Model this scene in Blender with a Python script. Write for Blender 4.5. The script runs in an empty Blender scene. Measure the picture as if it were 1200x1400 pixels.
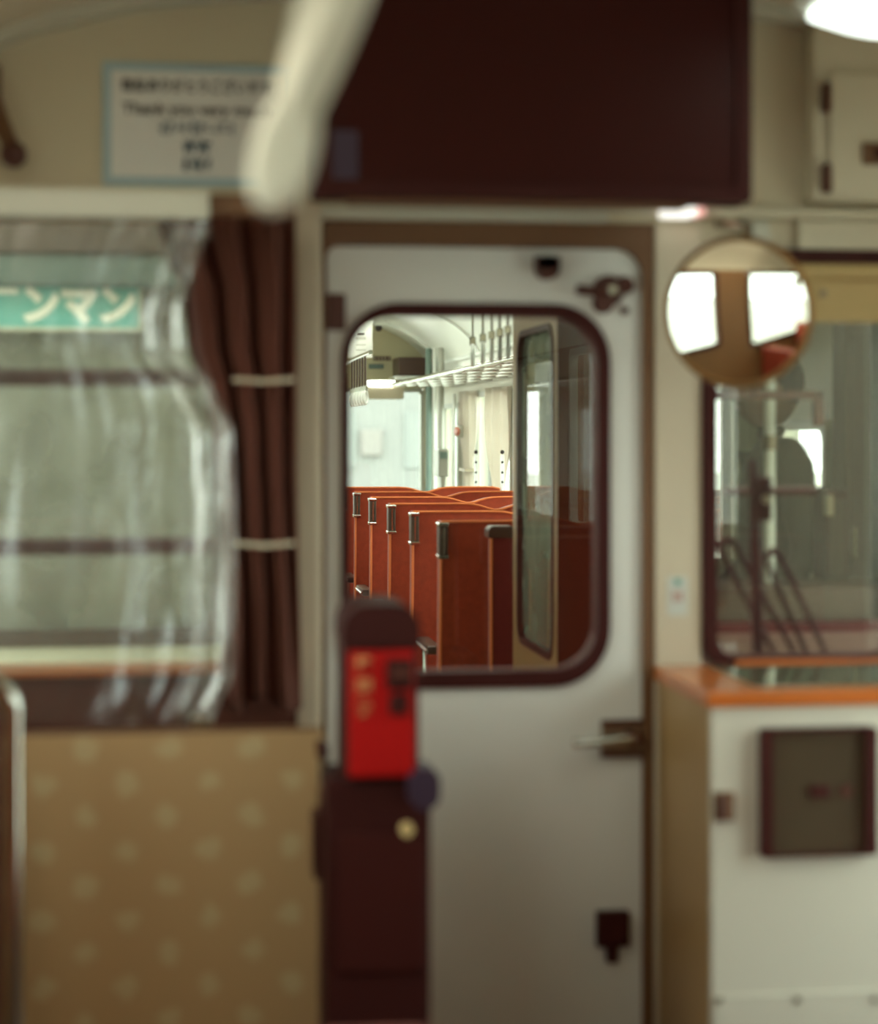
import bpy, bmesh, math, random
from mathutils import Vector, Matrix
random.seed(7)
S = bpy.context.scene
COL = S.collection
# ------------------------------------------------------------------ camera
F = 2700.0            # focal length in pixels of the 1200x1400 frame
PSI = math.atan((600-245)/F)      # the camera is turned a little to the right of the car's axis
EYE = 1.45
HOR = 590.0           # horizon row
cam = bpy.data.cameras.new('camera')
cam.sensor_fit = 'HORIZONTAL'; cam.sensor_width = 36.0
cam.lens = F/1200*36.0
cam.shift_y = -(700-HOR)/1200
cam.clip_start = 0.05; cam.clip_end = 300
cam.dof.use_dof = True
cam.dof.focus_distance = 9.8
cam.dof.aperture_fstop = (F/1200*36.0)/41.0
camo = bpy.data.objects.new('camera', cam); COL.objects.link(camo)
camo.location = (0, 0, EYE)
camo.rotation_euler = (math.pi/2, 0, -PSI)
S.camera = camo
# ------------------------------------------------------------------ sky, exposure
w = bpy.data.worlds.new('world'); S.world = w; w.use_nodes = True
bg = w.node_tree.nodes['Background']
bg.inputs[0].default_value = (0.87, 0.95, 0.91, 1); bg.inputs[1].default_value = 5.6
S.view_settings.view_transform = 'Standard'; S.view_settings.look = 'None'
S.view_settings.exposure = 0.6; S.view_settings.gamma = 1.0
S.view_settings.use_curve_mapping = False
LAMP_NEAR = 2.0
FILL_LEFT = 4.0  # strength of the added left fill lamp
LAMP_FAR = 18.0
# sky portals sit in the window openings: they give no light of their own, they only guide sampling of the sky
def portal(x, y0, y1, z0, z1, s):
    l = bpy.data.lights.new('portal', 'AREA'); l.shape = 'RECTANGLE'; l.size = z1-z0; l.size_y = y1-y0
    l.cycles.is_portal = True
    o = bpy.data.objects.new('portal', l); COL.objects.link(o)
    o.location = (x, (y0+y1)/2, (z0+z1)/2); o.rotation_euler = (0, math.pi/2*s, 0)
for y0, y1 in ((-3.3, -2.1), (-1.7, -.3), (.1, 1.5)):
    portal(2.13, y0, y1, .95, 1.88, 1)
portal(2.13, 2.8, 3.68, .3, 1.88, 1)
for y0, y1 in ((-3.3, -2.1), (-1.7, -.3), (.3, 1.9), (2.4, 3.5)):
    portal(-.83, y0, y1, .95, 1.88, -1)
for y0, y1 in ((7.2, 8.5), (8.9, 10.2), (10.6, 11.9), (12.3, 13.5)):
    portal(2.13, y0, y1, .88, 1.72, 1); portal(-.83, y0, y1, .88, 1.72, -1)
# ------------------------------------------------------------------ pixel helpers
sP, cP = math.sin(PSI), math.cos(PSI)
def at(px, py, Y):
    u = (px-600)/F; v = (HOR-py)/F
    dx, dy = sP+u*cP, cP-u*sP
    t = Y/dy
    return Vector((dx*t, Y, EYE+v*t))
def atx(px, py, X):
    u = (px-600)/F; v = (HOR-py)/F
    dx, dy = sP+u*cP, cP-u*sP
    t = X/dx
    return Vector((X, dy*t, EYE+v*t))
# ------------------------------------------------------------------ materials
def lin(c):
    r = []
    for v in c:
        v = v/255.0
        r.append(v/12.92 if v <= 0.04045 else ((v+0.055)/1.055)**2.4)
    return (*r, 1)
MATS = {}
def mat(name, rgb, rough=0.5, metal=0.0, coat=0.0, var=0.08, scale=6.0, bump=0.0, bscale=60.0, emis=0, spec=0.5, sheen=0):
    m = bpy.data.materials.new(name); m.use_nodes = True
    nt = m.node_tree; b = nt.nodes['Principled BSDF']
    c = lin(rgb)
    b.inputs['Roughness'].default_value = rough
    b.inputs['Metallic'].default_value = metal
    b.inputs['Coat Weight'].default_value = coat
    b.inputs['Specular IOR Level'].default_value = spec
    if sheen:
        b.inputs['Sheen Weight'].default_value = sheen
        b.inputs['Sheen Roughness'].default_value = 0.4
    tc = nt.nodes.new('ShaderNodeTexCoord')
    if var > 0:
        n = nt.nodes.new('ShaderNodeTexNoise'); n.inputs['Scale'].default_value = scale; n.inputs['Detail'].default_value = 5
        nt.links.new(tc.outputs['Object'], n.inputs['Vector'])
        mx = nt.nodes.new('ShaderNodeMix'); mx.data_type = 'RGBA'
        mx.inputs[6].default_value = (*[v*(1-var) for v in c[:3]], 1)
        mx.inputs[7].default_value = (*[min(1, v*(1+var)) for v in c[:3]], 1)
        nt.links.new(n.outputs['Fac'], mx.inputs[0]); nt.links.new(mx.outputs[2], b.inputs['Base Color'])
    else:
        b.inputs['Base Color'].default_value = c
    if bump > 0:
        n2 = nt.nodes.new('ShaderNodeTexNoise'); n2.inputs['Scale'].default_value = bscale; n2.inputs['Detail'].default_value = 3
        nt.links.new(tc.outputs['Object'], n2.inputs['Vector'])
        bp = nt.nodes.new('ShaderNodeBump'); bp.inputs['Strength'].default_value = bump; bp.inputs['Distance'].default_value = 0.004
        nt.links.new(n2.outputs['Fac'], bp.inputs['Height']); nt.links.new(bp.outputs['Normal'], b.inputs['Normal'])
    if emis:
        b.inputs['Emission Color'].default_value = c; b.inputs['Emission Strength'].default_value = emis
    MATS[name] = m
    return m
def glass(name, tint=(0.9, 0.93, 0.9), refl=0.06, rough=0.0, haze=0.0, hazecol=(0.7, 0.72, 0.66), grazing=0.6):
    m = bpy.data.materials.new(name); m.use_nodes = True
    nt = m.node_tree; nt.nodes.clear()
    out = nt.nodes.new('ShaderNodeOutputMaterial')
    tr = nt.nodes.new('ShaderNodeBsdfTransparent'); tr.inputs[0].default_value = (*tint, 1)
    gl = nt.nodes.new('ShaderNodeBsdfGlossy'); gl.inputs['Roughness'].default_value = rough
    lw = nt.nodes.new('ShaderNodeLayerWeight'); lw.inputs['Blend'].default_value = 0.3
    mr = nt.nodes.new('ShaderNodeMapRange'); mr.inputs['To Min'].default_value = refl; mr.inputs['To Max'].default_value = grazing
    nt.links.new(lw.outputs['Facing'], mr.inputs['Value'])
    mx = nt.nodes.new('ShaderNodeMixShader')
    nt.links.new(mr.outputs[0], mx.inputs[0]); nt.links.new(tr.outputs[0], mx.inputs[1]); nt.links.new(gl.outputs[0], mx.inputs[2])
    last = mx
    if haze > 0:
        df = nt.nodes.new('ShaderNodeBsdfDiffuse'); df.inputs[0].default_value = (*hazecol, 1)
        tl = nt.nodes.new('ShaderNodeBsdfTranslucent'); tl.inputs[0].default_value = (*hazecol, 1)
        ad = nt.nodes.new('ShaderNodeMixShader'); ad.inputs[0].default_value = 0.5
        nt.links.new(df.outputs[0], ad.inputs[1]); nt.links.new(tl.outputs[0], ad.inputs[2])
        m2 = nt.nodes.new('ShaderNodeMixShader')
        tc = nt.nodes.new('ShaderNodeTexCoord'); n = nt.nodes.new('ShaderNodeTexNoise'); n.inputs['Scale'].default_value = 5; n.inputs['Detail'].default_value = 4
        nt.links.new(tc.outputs['Object'], n.inputs['Vector'])
        mm = nt.nodes.new('ShaderNodeMath'); mm.operation = 'MULTIPLY'; mm.inputs[1].default_value = haze*2
        nt.links.new(n.outputs['Fac'], mm.inputs[0]); nt.links.new(mm.outputs[0], m2.inputs[0])
        nt.links.new(mx.outputs[0], m2.inputs[1]); nt.links.new(ad.outputs[0], m2.inputs[2]); last = m2
    nt.links.new(last.outputs[0], out.inputs['Surface'])
    return m
M_wall   = mat('beige_wall_paint', (214, 203, 174), 0.55, var=0.06, scale=3)
M_sidew  = mat('brown_wood_side_wall', (138, 98, 58), 0.55, var=0.1, scale=3)
M_post   = mat('cream_post_paint', (208, 195, 170), 0.45, var=0.05)
M_white  = mat('greenish_white_door_paint', (224, 224, 216), 0.33, var=0.04, scale=2)
M_desk   = mat('off_white_desk_paint', (207, 204, 188), 0.4, var=0.03, scale=2)
M_sideshade   = mat('desk_side_shade_tint', (166, 132, 86), 0.4, var=0.04, scale=2)  # off-white desk side darkened to tan, its shade put into the colour
M_cab    = mat('cabinet_cream_paint', (212, 204, 178), 0.45, var=0.04)
M_ceil   = mat('tan_ceiling_board', (222, 212, 186), 0.6, var=0.05)
M_rubber = mat('dark_brown_rubber', (62, 22, 18), 0.55, var=0.05, spec=0.2)
M_black  = mat('brown_black_plastic', (58, 23, 20), 0.6, var=0.04, spec=0.15)
M_screen = mat('dark_screen', (56, 22, 19), 0.4, var=0.0, spec=0.1)
M_dbrown = mat('dark_brown_metal', (80, 40, 28), 0.45, var=0.08)
M_frame  = mat('brown_door_frame', (112, 78, 48), 0.5, var=0.06)
M_trim   = mat('pale_trim', (205, 205, 188), 0.4, var=0.05, scale=4)
M_chrome = mat('chrome', (200, 200, 190), 0.16, metal=1.0, var=0.03)
M_steel  = mat('worn_steel', (150, 138, 118), 0.32, metal=0.9, var=0.1)
M_wood   = mat('orange_varnished_wood', (190, 104, 44), 0.28, coat=0.4, var=0.22, scale=9)
M_red    = mat('red_machine_panel', (176, 16, 14), 0.5, var=0.05, spec=0.2)
M_redtxt = mat('faded_white_print', (208, 140, 90), 0.6, var=0.0)
M_blue   = mat('navy_plastic', (54, 38, 58), 0.5, var=0.05)
M_signw  = mat('white_sign_board', (236, 236, 230), 0.5, var=0.02)
M_signb  = mat('pale_blue_border', (176, 202, 208), 0.5, var=0.0)
M_ink    = mat('black_ink', (52, 46, 44), 0.6, var=0.0)
M_inkb   = mat('blue_ink', (62, 88, 108), 0.6, var=0.0)
M_teal   = mat('teal_sign', (84, 150, 138), 0.5, var=0.04)
M_curt   = mat('brown_curtain_cloth', (88, 42, 26), 0.85, var=0.15, bump=0.3, bscale=300)
M_strap  = mat('cream_strap_vinyl', (222, 222, 206), 0.5, var=0.04)
M_floor  = mat('red_brown_floor', (76, 38, 22), 0.5, var=0.12, scale=4)
M_orange = mat('orange_moquette', (158, 56, 25), 0.85, var=0.3, scale=38, bump=0.35, bscale=220, sheen=0.25)
M_pipe   = mat('pale_orange_piping', (226, 124, 66), 0.7, var=0.05)
M_grip   = mat('dark_grip', (74, 58, 46), 0.4, var=0.05)
M_int    = mat('pale_interior_panel', (206, 202, 184), 0.45, var=0.04, scale=3)
M_intc   = mat('white_ceiling_panel', (226, 228, 218), 0.3, var=0.03)
M_cream2 = mat('cream_bulkhead', (198, 190, 156), 0.5, var=0.04)
M_beigeb = mat('beige_blind_box', (178, 166, 142), 0.5, var=0.03)
M_rackw  = mat('white_rack_bars', (232, 236, 230), 0.3, var=0.02)
M_alu    = mat('bright_aluminium', (240, 242, 236), 0.34, metal=0.75, var=0.0)
M_rackg  = mat('grey_rack_bracket', (168, 164, 150), 0.4, var=0.04)
M_dbox   = mat('dark_brown_box', (66, 43, 32), 0.35, var=0.06)
def cloth(name, rgb, tl=.45):
    m = bpy.data.materials.new(name); m.use_nodes = True; nt = m.node_tree; nt.nodes.clear()
    o = nt.nodes.new('ShaderNodeOutputMaterial'); d = nt.nodes.new('ShaderNodeBsdfDiffuse'); t = nt.nodes.new('ShaderNodeBsdfTranslucent'); x = nt.nodes.new('ShaderNodeMixShader')
    tc = nt.nodes.new('ShaderNodeTexCoord'); n = nt.nodes.new('ShaderNodeTexNoise'); n.inputs['Scale'].default_value = 30
    mx = nt.nodes.new('ShaderNodeMix'); mx.data_type = 'RGBA'; c = lin(rgb); mx.inputs[6].default_value = (*[v*.93 for v in c[:3]], 1); mx.inputs[7].default_value = c
    nt.links.new(tc.outputs['Object'], n.inputs['Vector']); nt.links.new(n.outputs['Fac'], mx.inputs[0])
    nt.links.new(mx.outputs[2], d.inputs[0]); nt.links.new(mx.outputs[2], t.inputs[0]); x.inputs[0].default_value = tl
    nt.links.new(d.outputs[0], x.inputs[1]); nt.links.new(t.outputs[0], x.inputs[2]); nt.links.new(x.outputs[0], o.inputs[0])
    return m
M_curc = cloth('cream_curtain_cloth', (236, 230, 220), .5)
M_gpost  = mat('grey_post', (176, 176, 164), 0.4, var=0.05)
M_gteald = mat('dark_grey_teal', (64, 78, 70), 0.5, var=0.05)
M_gteal  = mat('grey_teal_panel', (120, 142, 132), 0.5, var=0.05)
M_redl   = mat('red_round_lamp', (176, 92, 66), 0.4, var=0.05)
M_ext    = mat('grey_green_car_front', (170, 171, 150), 0.5, var=0.06, scale=3)
M_extd   = mat('dull_olive_car_front', (54, 44, 33), 0.5, var=0.05)
M_gloss  = mat('dark_gloss_partition', (58, 24, 17), 0.4, var=0.05, spec=0.0, coat=0.12)
M_tanp   = mat('tan_partition_sill', (134, 104, 62), 0.5, var=0.05)
M_equip  = mat('brown_equipment_panel', (74, 48, 34), 0.5, var=0.08)
M_blind  = mat('tan_roller_blind', (202, 176, 120), 0.7, var=0.05)
M_screeng= mat('dark_green_panel', (70, 62, 46), 0.3, coat=0.2, var=0.03)
M_unif   = mat('grey_uniform', (104, 106, 98), 0.8, var=0.06)
M_skin   = mat('skin', (168, 128, 102), 0.6, var=0.04)
M_hair   = mat('dark_hair', (48, 40, 36), 0.7, var=0.1)
M_ground = mat('concrete_ground', (186, 184, 176), 0.9, var=0.2, scale=3)
M_build  = mat('pale_building', (124, 124, 122), 0.8, var=0.03)
M_bwin   = mat('pale_building_window', (119, 121, 119), .4, var=.03)
M_pink   = mat('pink_panel', (126, 121, 118), 0.8, var=0.05)
M_lampn  = mat('lit_diffuser_near', (236, 248, 238), 0.4, var=0.0, emis=LAMP_NEAR)
M_lampf  = mat('lit_tube_far', (240, 246, 238), 0.4, var=0.0, emis=LAMP_FAR)
M_pilot  = mat('yellow_white_button', (226, 200, 140), 0.4, var=0.0)
M_sticker= mat('sticker_white', (206, 208, 198), 0.5, var=0.02)
M_pinkp  = mat('sticker_pink_print', (186, 150, 138), 0.5, var=0.0)
M_whiteglint= mat('white_glint_glow', (250, 248, 240), 0.25, var=0.0, emis=0.8)  # emission paints the white glint above the trim
M_pinkglint = mat('pink_glint_glow', (240, 180, 170), 0.25, var=0.0, emis=0.5)  # emission paints the pink end of that glint
M_gold   = mat('brass_brown_rim', (150, 112, 66), 0.35, metal=0.6, var=0.06)
M_mirror = mat('mirror_silver', (224, 226, 218), 0.02, metal=1.0, var=0.0)
G_door = glass('door_glass', (0.94, 0.95, 0.92), 0.03)
G_wind = glass('windscreen_glass', (0.90, 0.91, 0.88), 0.016, haze=0.012)
G_left = glass('pale_haze_left_glass', (0.7, 0.72, 0.66), 0.03, haze=0.30, hazecol=(0.62, 0.64, 0.54))  # pale haze put into the glass to brighten the pane
G_dim= glass('dimmed_side_glass', (0.86, 0.88, 0.84), 0.04)  # tint added to the rear side panes to hold back their light
G_win  = glass('side_glass', (0.93, 0.96, 0.94), 0.04)
G_cab  = glass('cab_partition_glass', (0.62, 0.66, 0.58), 0.10, haze=0.42, hazecol=(0.30, 0.33, 0.26))
G_vinyl= glass('clear_vinyl_sheet', (0.95, 0.95, 0.93), 0.05, rough=0.22, haze=0.045, grazing=0.7)
# printed pattern on the partition board
def pattern_mat():
    m = bpy.data.materials.new('tan_board_with_pale_print'); m.use_nodes = True
    nt = m.node_tree; b = nt.nodes['Principled BSDF']; b.inputs['Roughness'].default_value = 0.55
    L = nt.links.new; N = nt.nodes.new
    tc = N('ShaderNodeTexCoord'); sep = N('ShaderNodeSeparateXYZ')
    nz = N('ShaderNodeTexNoise'); nz.inputs['Scale'].default_value = 26
    L(tc.outputs['Object'], nz.inputs['Vector'])
    mxv = N('ShaderNodeVectorMath'); mxv.operation = 'MULTIPLY_ADD'
    mxv.inputs[1].default_value = (0.04, 0.04, 0.04)
    L(nz.outputs['Color'], mxv.inputs[0]); L(tc.outputs['Object'], mxv.inputs[2])
    L(mxv.outputs[0], sep.inputs[0])
    def math_(op, a, bb=None):
        n = N('ShaderNodeMath'); n.operation = op
        for i, v in enumerate((a, bb)):
            if v is None: continue
            if isinstance(v, (int, float)): n.inputs[i].default_value = v
            else: L(v, n.inputs[i])
        return n.outputs[0]
    px, pz = 0.152, 0.126
    def spots(ox, oz):
        a = math_('SUBTRACT', math_('FRACT', math_('ADD', math_('DIVIDE', sep.outputs[0], px), 20+ox)), 0.5)
        c = math_('SUBTRACT', math_('FRACT', math_('ADD', math_('DIVIDE', sep.outputs[2], pz), 20+oz)), 0.5)
        d = math_('ADD', math_('POWER', math_('MULTIPLY', a, px), 2), math_('POWER', math_('MULTIPLY', c, pz), 2))
        return math_('SQRT', d)
    d = math_('MINIMUM', spots(0, 0), spots(0.5, 0.5))
    mr = N('ShaderNodeMapRange'); mr.inputs['From Min'].default_value = 0.017; mr.inputs['From Max'].default_value = 0.026
    mr.inputs['To Min'].default_value = 1; mr.inputs['To Max'].default_value = 0
    L(d, mr.inputs['Value'])
    mx = N('ShaderNodeMix'); mx.data_type = 'RGBA'
    mx.inputs[6].default_value = lin((176, 144, 100)); mx.inputs[7].default_value = lin((186, 164, 122))
    L(mr.outputs[0], mx.inputs[0]); L(mx.outputs[2], b.inputs['Base Color'])
    return m
M_patt = pattern_mat()
# ------------------------------------------------------------------ object helpers
def tag(o, label=None, cat=None, group=None, kind=None):
    if label: o['label'] = label
    if cat: o['category'] = cat
    if group: o['group'] = group
    if kind: o['kind'] = kind
    return o
def obj(name, bm, m, parent=None, smooth=False, label=None):
    me = bpy.data.meshes.new(name)
    bmesh.ops.recalc_face_normals(bm, faces=bm.faces[:])
    bm.to_mesh(me); bm.free()
    if m: me.materials.append(m)
    if smooth:
        for p in me.polygons: p.use_smooth = True
        try: me.set_sharp_from_angle(angle=math.radians(40))
        except Exception: pass
    o = bpy.data.objects.new(name, me); COL.objects.link(o)
    if parent: o.parent = parent; o.matrix_parent_inverse = Matrix.Translation(-parent.location)
    if label: o['label'] = label
    return o
def thing(name, label, cat, loc=(0, 0, 0), group=None):
    o = bpy.data.objects.new(name, None); COL.objects.link(o)
    o.location = loc; o.empty_display_size = 0.05
    return tag(o, label, cat, group)
def struct(name, bm, m, smooth=False, label=None, cat=None):
    return tag(obj(name, bm, m, None, smooth), label, cat, None, 'structure')
def sthing(name, label, cat, loc=(0, 0, 0)):
    return tag(thing(name, label, cat, loc), kind='structure')
def copy_tree(o, parent=None):
    c = o.copy(); COL.objects.link(c); c.parent = parent
    for ch in o.children: copy_tree(ch, c)
    return c
# ------------------------------------------------------------------ shape helpers (world coordinates)
def B(): return bmesh.new()
def box(bm, x0, x1, y0, y1, z0, z1, bev=0.0):
    x0, x1 = min(x0, x1), max(x0, x1); y0, y1 = min(y0, y1), max(y0, y1); z0, z1 = min(z0, z1), max(z0, z1)
    v = [bm.verts.new((x, y, z)) for x in (x0, x1) for y in (y0, y1) for z in (z0, z1)]
    fs = [(0, 1, 3, 2), (4, 6, 7, 5), (0, 4, 5, 1), (2, 3, 7, 6), (0, 2, 6, 4), (1, 5, 7, 3)]
    faces = [bm.faces.new([v[i] for i in f]) for f in fs]
    if bev > 0:
        es = list({e for f in faces for e in f.edges})
        bmesh.ops.bevel(bm, geom=es, offset=bev, segments=2, affect='EDGES', profile=0.6)
    return bm
def bx(*a, **k): return box(B(), *a, **k)
def rrect(x0, x1, z0, z1, r, n=6):
    rs = r if isinstance(r, (tuple, list)) else (r,)*4      # br, tr, tl, bl
    pts = []
    for (cx, cz, sx, sz, a0), rr in zip(((x1, z0, -1, 1, -90), (x1, z1, -1, -1, 0), (x0, z1, 1, -1, 90), (x0, z0, 1, 1, 180)), rs):
        rr = max(rr, 1e-4)
        for i in range(n+1):
            a = math.radians(a0+90*i/n)
            pts.append((cx+sx*rr+rr*math.cos(a), cz+sz*rr+rr*math.sin(a)))
    return pts
def prism_y(bm, pts, y0, y1):
    a = [bm.verts.new((x, y0, z)) for x, z in pts]; b = [bm.verts.new((x, y1, z)) for x, z in pts]
    n = len(pts)
    bm.faces.new(a); bm.faces.new(b[::-1])
    for i in range(n): bm.faces.new((a[i], b[i], b[(i+1) % n], a[(i+1) % n]))
    return bm
def ring_y(bm, po, pi, y0, y1):
    n = len(po)
    L = [[bm.verts.new((x, y, z)) for x, z in p] for p in (po, pi) for y in (y0, y1)]
    for i in range(n):
        j = (i+1) % n
        bm.faces.new((L[0][i], L[0][j], L[2][j], L[2][i])); bm.faces.new((L[1][i], L[3][i], L[3][j], L[1][j]))
        bm.faces.new((L[0][i], L[1][i], L[1][j], L[0][j])); bm.faces.new((L[2][i], L[2][j], L[3][j], L[3][i]))
    return bm
def swap(bm, X0):       # turn a shape made in the XZ plane into the YZ plane: (x, y, z) -> (X0 + y, x, z)
    for v in bm.verts: v.co = Vector((X0+v.co.y, v.co.x, v.co.z))
    return bm
def tube(bm, pts, r, n=10, cap=True):
    pts = [Vector(p) for p in pts]; rings = []
    up = None
    for i, p in enumerate(pts):
        d = (pts[min(i+1, len(pts)-1)]-pts[max(i-1, 0)]).normalized()
        if up is None:
            up = Vector((0, 0, 1)) if abs(d.z) < 0.9 else Vector((1, 0, 0))
        a = d.cross(up).normalized(); b = a.cross(d).normalized(); up = b
        rr = r[i] if isinstance(r, (list, tuple)) else r
        rings.append([bm.verts.new(p+a*rr*math.cos(2*math.pi*k/n)+b*rr*math.sin(2*math.pi*k/n)) for k in range(n)])
    for i in range(len(rings)-1):
        for k in range(n):
            bm.faces.new((rings[i][k], rings[i][(k+1) % n], rings[i+1][(k+1) % n], rings[i+1][k]))
    if cap: bm.faces.new(rings[0][::-1]); bm.faces.new(rings[-1])
    return bm
def tb(*a, **k): return tube(B(), *a, **k)
def disc_y(bm, c, r, y0, y1, n=24, r2=None):
    r2 = r if r2 is None else r2
    a = [bm.verts.new((c[0]+r*math.cos(2*math.pi*i/n), y0, c[1]+r*math.sin(2*math.pi*i/n))) for i in range(n)]
    b = [bm.verts.new((c[0]+r2*math.cos(2*math.pi*i/n), y1, c[1]+r2*math.sin(2*math.pi*i/n))) for i in range(n)]
    bm.faces.new(a); bm.faces.new(b[::-1])
    for i in range(n): bm.faces.new((a[i], b[i], b[(i+1) % n], a[(i+1) % n]))
    return bm
def grid(fn, nu, nv):
    bm = B()
    V = [[bm.verts.new(fn(i/nu, j/nv)) for j in range(nv+1)] for i in range(nu+1)]
    for i in range(nu):
        for j in range(nv): bm.faces.new((V[i][j], V[i+1][j], V[i+1][j+1], V[i][j+1]))
    return bm
def solid(o, t):
    md = o.modifiers.new('solid', 'SOLIDIFY'); md.thickness = t; md.offset = 0
    return o
def wall_cells(bm, axis, p0, p1, a0, a1, z0, z1, holes):
    # wall between p0 and p1 along its normal, spanning a0..a1 and z0..z1, with rectangular holes (a0, a1, z0, z1)
    A = sorted({a0, a1, *[h[0] for h in holes], *[h[1] for h in holes]}); A = [a for a in A if a0 <= a <= a1]
    Z = sorted({z0, z1, *[h[2] for h in holes], *[h[3] for h in holes]}); Z = [z for z in Z if z0 <= z <= z1]
    for i in range(len(A)-1):
        for j in range(len(Z)-1):
            ca, cz = (A[i]+A[i+1])/2, (Z[j]+Z[j+1])/2
            if any(h[0] < ca < h[1] and h[2] < cz < h[3] for h in holes): continue
            if axis == 'Y': box(bm, A[i], A[i+1], p0, p1, Z[j], Z[j+1])
            else: box(bm, p0, p1, A[i], A[i+1], Z[j], Z[j+1])
    return bm
def text(name, body, m, parent, size, loc, align='CENTER', width=None, bold=0.0, rot=None):
    cu = bpy.data.curves.new(name, 'FONT'); cu.body = body; cu.size = size; cu.align_x = align; cu.align_y = 'CENTER'
    cu.extrude = 0.0006; cu.offset = bold
    to = bpy.data.objects.new(name, cu); COL.objects.link(to)
    bpy.context.view_layer.update()
    dg = bpy.context.evaluated_depsgraph_get()
    me = bpy.data.meshes.new_from_object(to.evaluated_get(dg))
    bpy.data.objects.remove(to); bpy.data.curves.remove(cu)
    xs = [v.co.x for v in me.vertices]
    sx = 1.0
    if width and xs: sx = width/(max(xs)-min(xs))
    R = (rot or Matrix.Rotation(math.pi/2, 4, 'X'))
    me.transform(Matrix.Translation(loc) @ R @ Matrix.Diagonal((sx, 1, 1, 1)))
    me.materials.clear(); me.materials.append(m)
    o = bpy.data.objects.new(name, me); COL.objects.link(o)
    if parent: o.parent = parent; o.matrix_parent_inverse = Matrix.Translation(-parent.location)
    return o
# ------------------------------------------------------------------ dimensions of the cars
XC, HW = 0.65, 1.40
XL, XR = XC-HW, XC+HW
YW = 4.20             # near end wall
YA = 4.95             # front of the adjacent car
YE = 16.0             # far end of the adjacent car
def arch(x):
    t = min(1.0, abs(x-XC)/HW)
    return 1.90+0.5*(1-t**3.2)**0.625
def arch_strip(y0, y1, thick=0.0, x0=XL, x1=XR, n=40, drop=0.0):
    # arched ceiling slab from y0 to y1
    bm = B(); P = []
    for i in range(n+1):
        s = -math.cos(math.pi*i/n); x = (x0+x1)/2+s*(x1-x0)/2
        P.append((x, arch(x)-drop))
    V = [[bm.verts.new((x, y, z+dz)) for x, z in P] for y in (y0, y1) for dz in (0, thick)]
    for i in range(n):
        bm.faces.new((V[0][i], V[0][i+1], V[2][i+1], V[2][i])); bm.faces.new((V[1][i], V[3][i], V[3][i+1], V[1][i+1]))
        bm.faces.new((V[0][i], V[1][i], V[1][i+1], V[0][i+1])); bm.faces.new((V[2][i], V[2][i+1], V[3][i+1], V[3][i]))
    bm.faces.new((V[0][0], V[2][0], V[3][0], V[1][0])); bm.faces.new((V[0][n], V[1][n], V[3][n], V[2][n]))
    return bm
# ================================================================== SETTING: near car
struct('floor', bx(XL, XR, -4, YW+0.08, -0.06, 0), M_floor)
struct('ceiling', arch_strip(-4, YW, 0.05), M_ceil, True)
HL = [(-3.3, -2.1, 0.95, 1.88), (-1.7, -0.3, 0.95, 1.88), (0.3, 1.9, 0.95, 1.88), (2.4, 3.5, 1.08, 1.88)]
HR = [(-3.3, -2.1, 0.95, 1.88), (-1.7, -0.3, 0.95, 1.88), (0.1, 1.5, 0.95, 1.88), (2.8, 3.68, 0.3, 1.88)]
struct('wall_left', wall_cells(B(), 'X', XL-0.08, XL, -4, YW+0.08, 0, 2.1, HL), M_sidew)
struct('wall_right', wall_cells(B(), 'X', XR, XR+0.08, -4, YW+0.08, 0, 2.1, HR), M_sidew)
struct('wall_back', bx(XL-.08, XR+.08, -4.08, -4, 0, 2.5), M_sidew)
# end wall with its three openings
aL0, aL1 = XL+0.12, at(402, 600, YW).x
aD0, aD1 = at(440, 600, YW).x, at(893, 600, YW).x
aW0, aW1 = at(958, 600, YW).x, at(1250, 600, YW).x
zL0, zL1 = at(200, 960, YW).z, at(200, 292, YW).z
zD1 = at(660, 303, YW).z
zW0, zW1 = at(1080, 915, YW).z, at(1080, 342, YW).z
ew = struct('wall_end', wall_cells(B(), 'Y', YW, YW+0.08, XL-.08, XR+.08, 0, 2.5,
       [(aL0, aL1, zL0, zL1), (aD0, aD1, 0.02, zD1), (aW0, aW1, zW0, zW1)]), M_wall)
# pale panels covering the wall right of the door
def panel(name, p0, p1, Y, t, m, bev=0.003, parent=None):
    a, b = at(*p0, Y), at(*p1, Y)
    return obj(name, bx(a.x, b.x, Y, Y+t, a.z, b.z, bev=bev), m, parent)
tag(panel('trim_1', (896, 306), (959, 1420), YW-0.012, 0.012, M_post), kind='structure')
tag(panel('trim_2', (402, 275), (440, 1420), YW-0.05, 0.05, M_post, 0.012), kind='structure')
tag(panel('trim_3', (440, 281), (832, 303), YW-0.05, 0.05, M_trim), kind='structure')
tag(panel('trim_4', (832, 281), (1240, 301), YW-0.035, 0.035, M_cab), kind='structure')
tag(panel('trim_5', (1092, 301), (1240, 343), YW-0.02, 0.02, M_cab), kind='structure')
tag(obj('trim_6', arch_strip(YW-0.07, YW, 0.03, drop=0.03), M_trim, None, True), kind='structure')
# brown frame around the door
o0 = rrect(aD0, aD1, 0, zD1, (0.001, 0.001, 0.001, 0.001))
i0 = rrect(at(446, 600, YW).x, at(878, 600, YW).x, 0.0, at(660, 337, YW).z, (0.001, 0.065, 0.03, 0.001))
struct('trim_7', ring_y(B(), o0, i0, YW-0.005, YW+0.07), M_frame, True)
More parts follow.
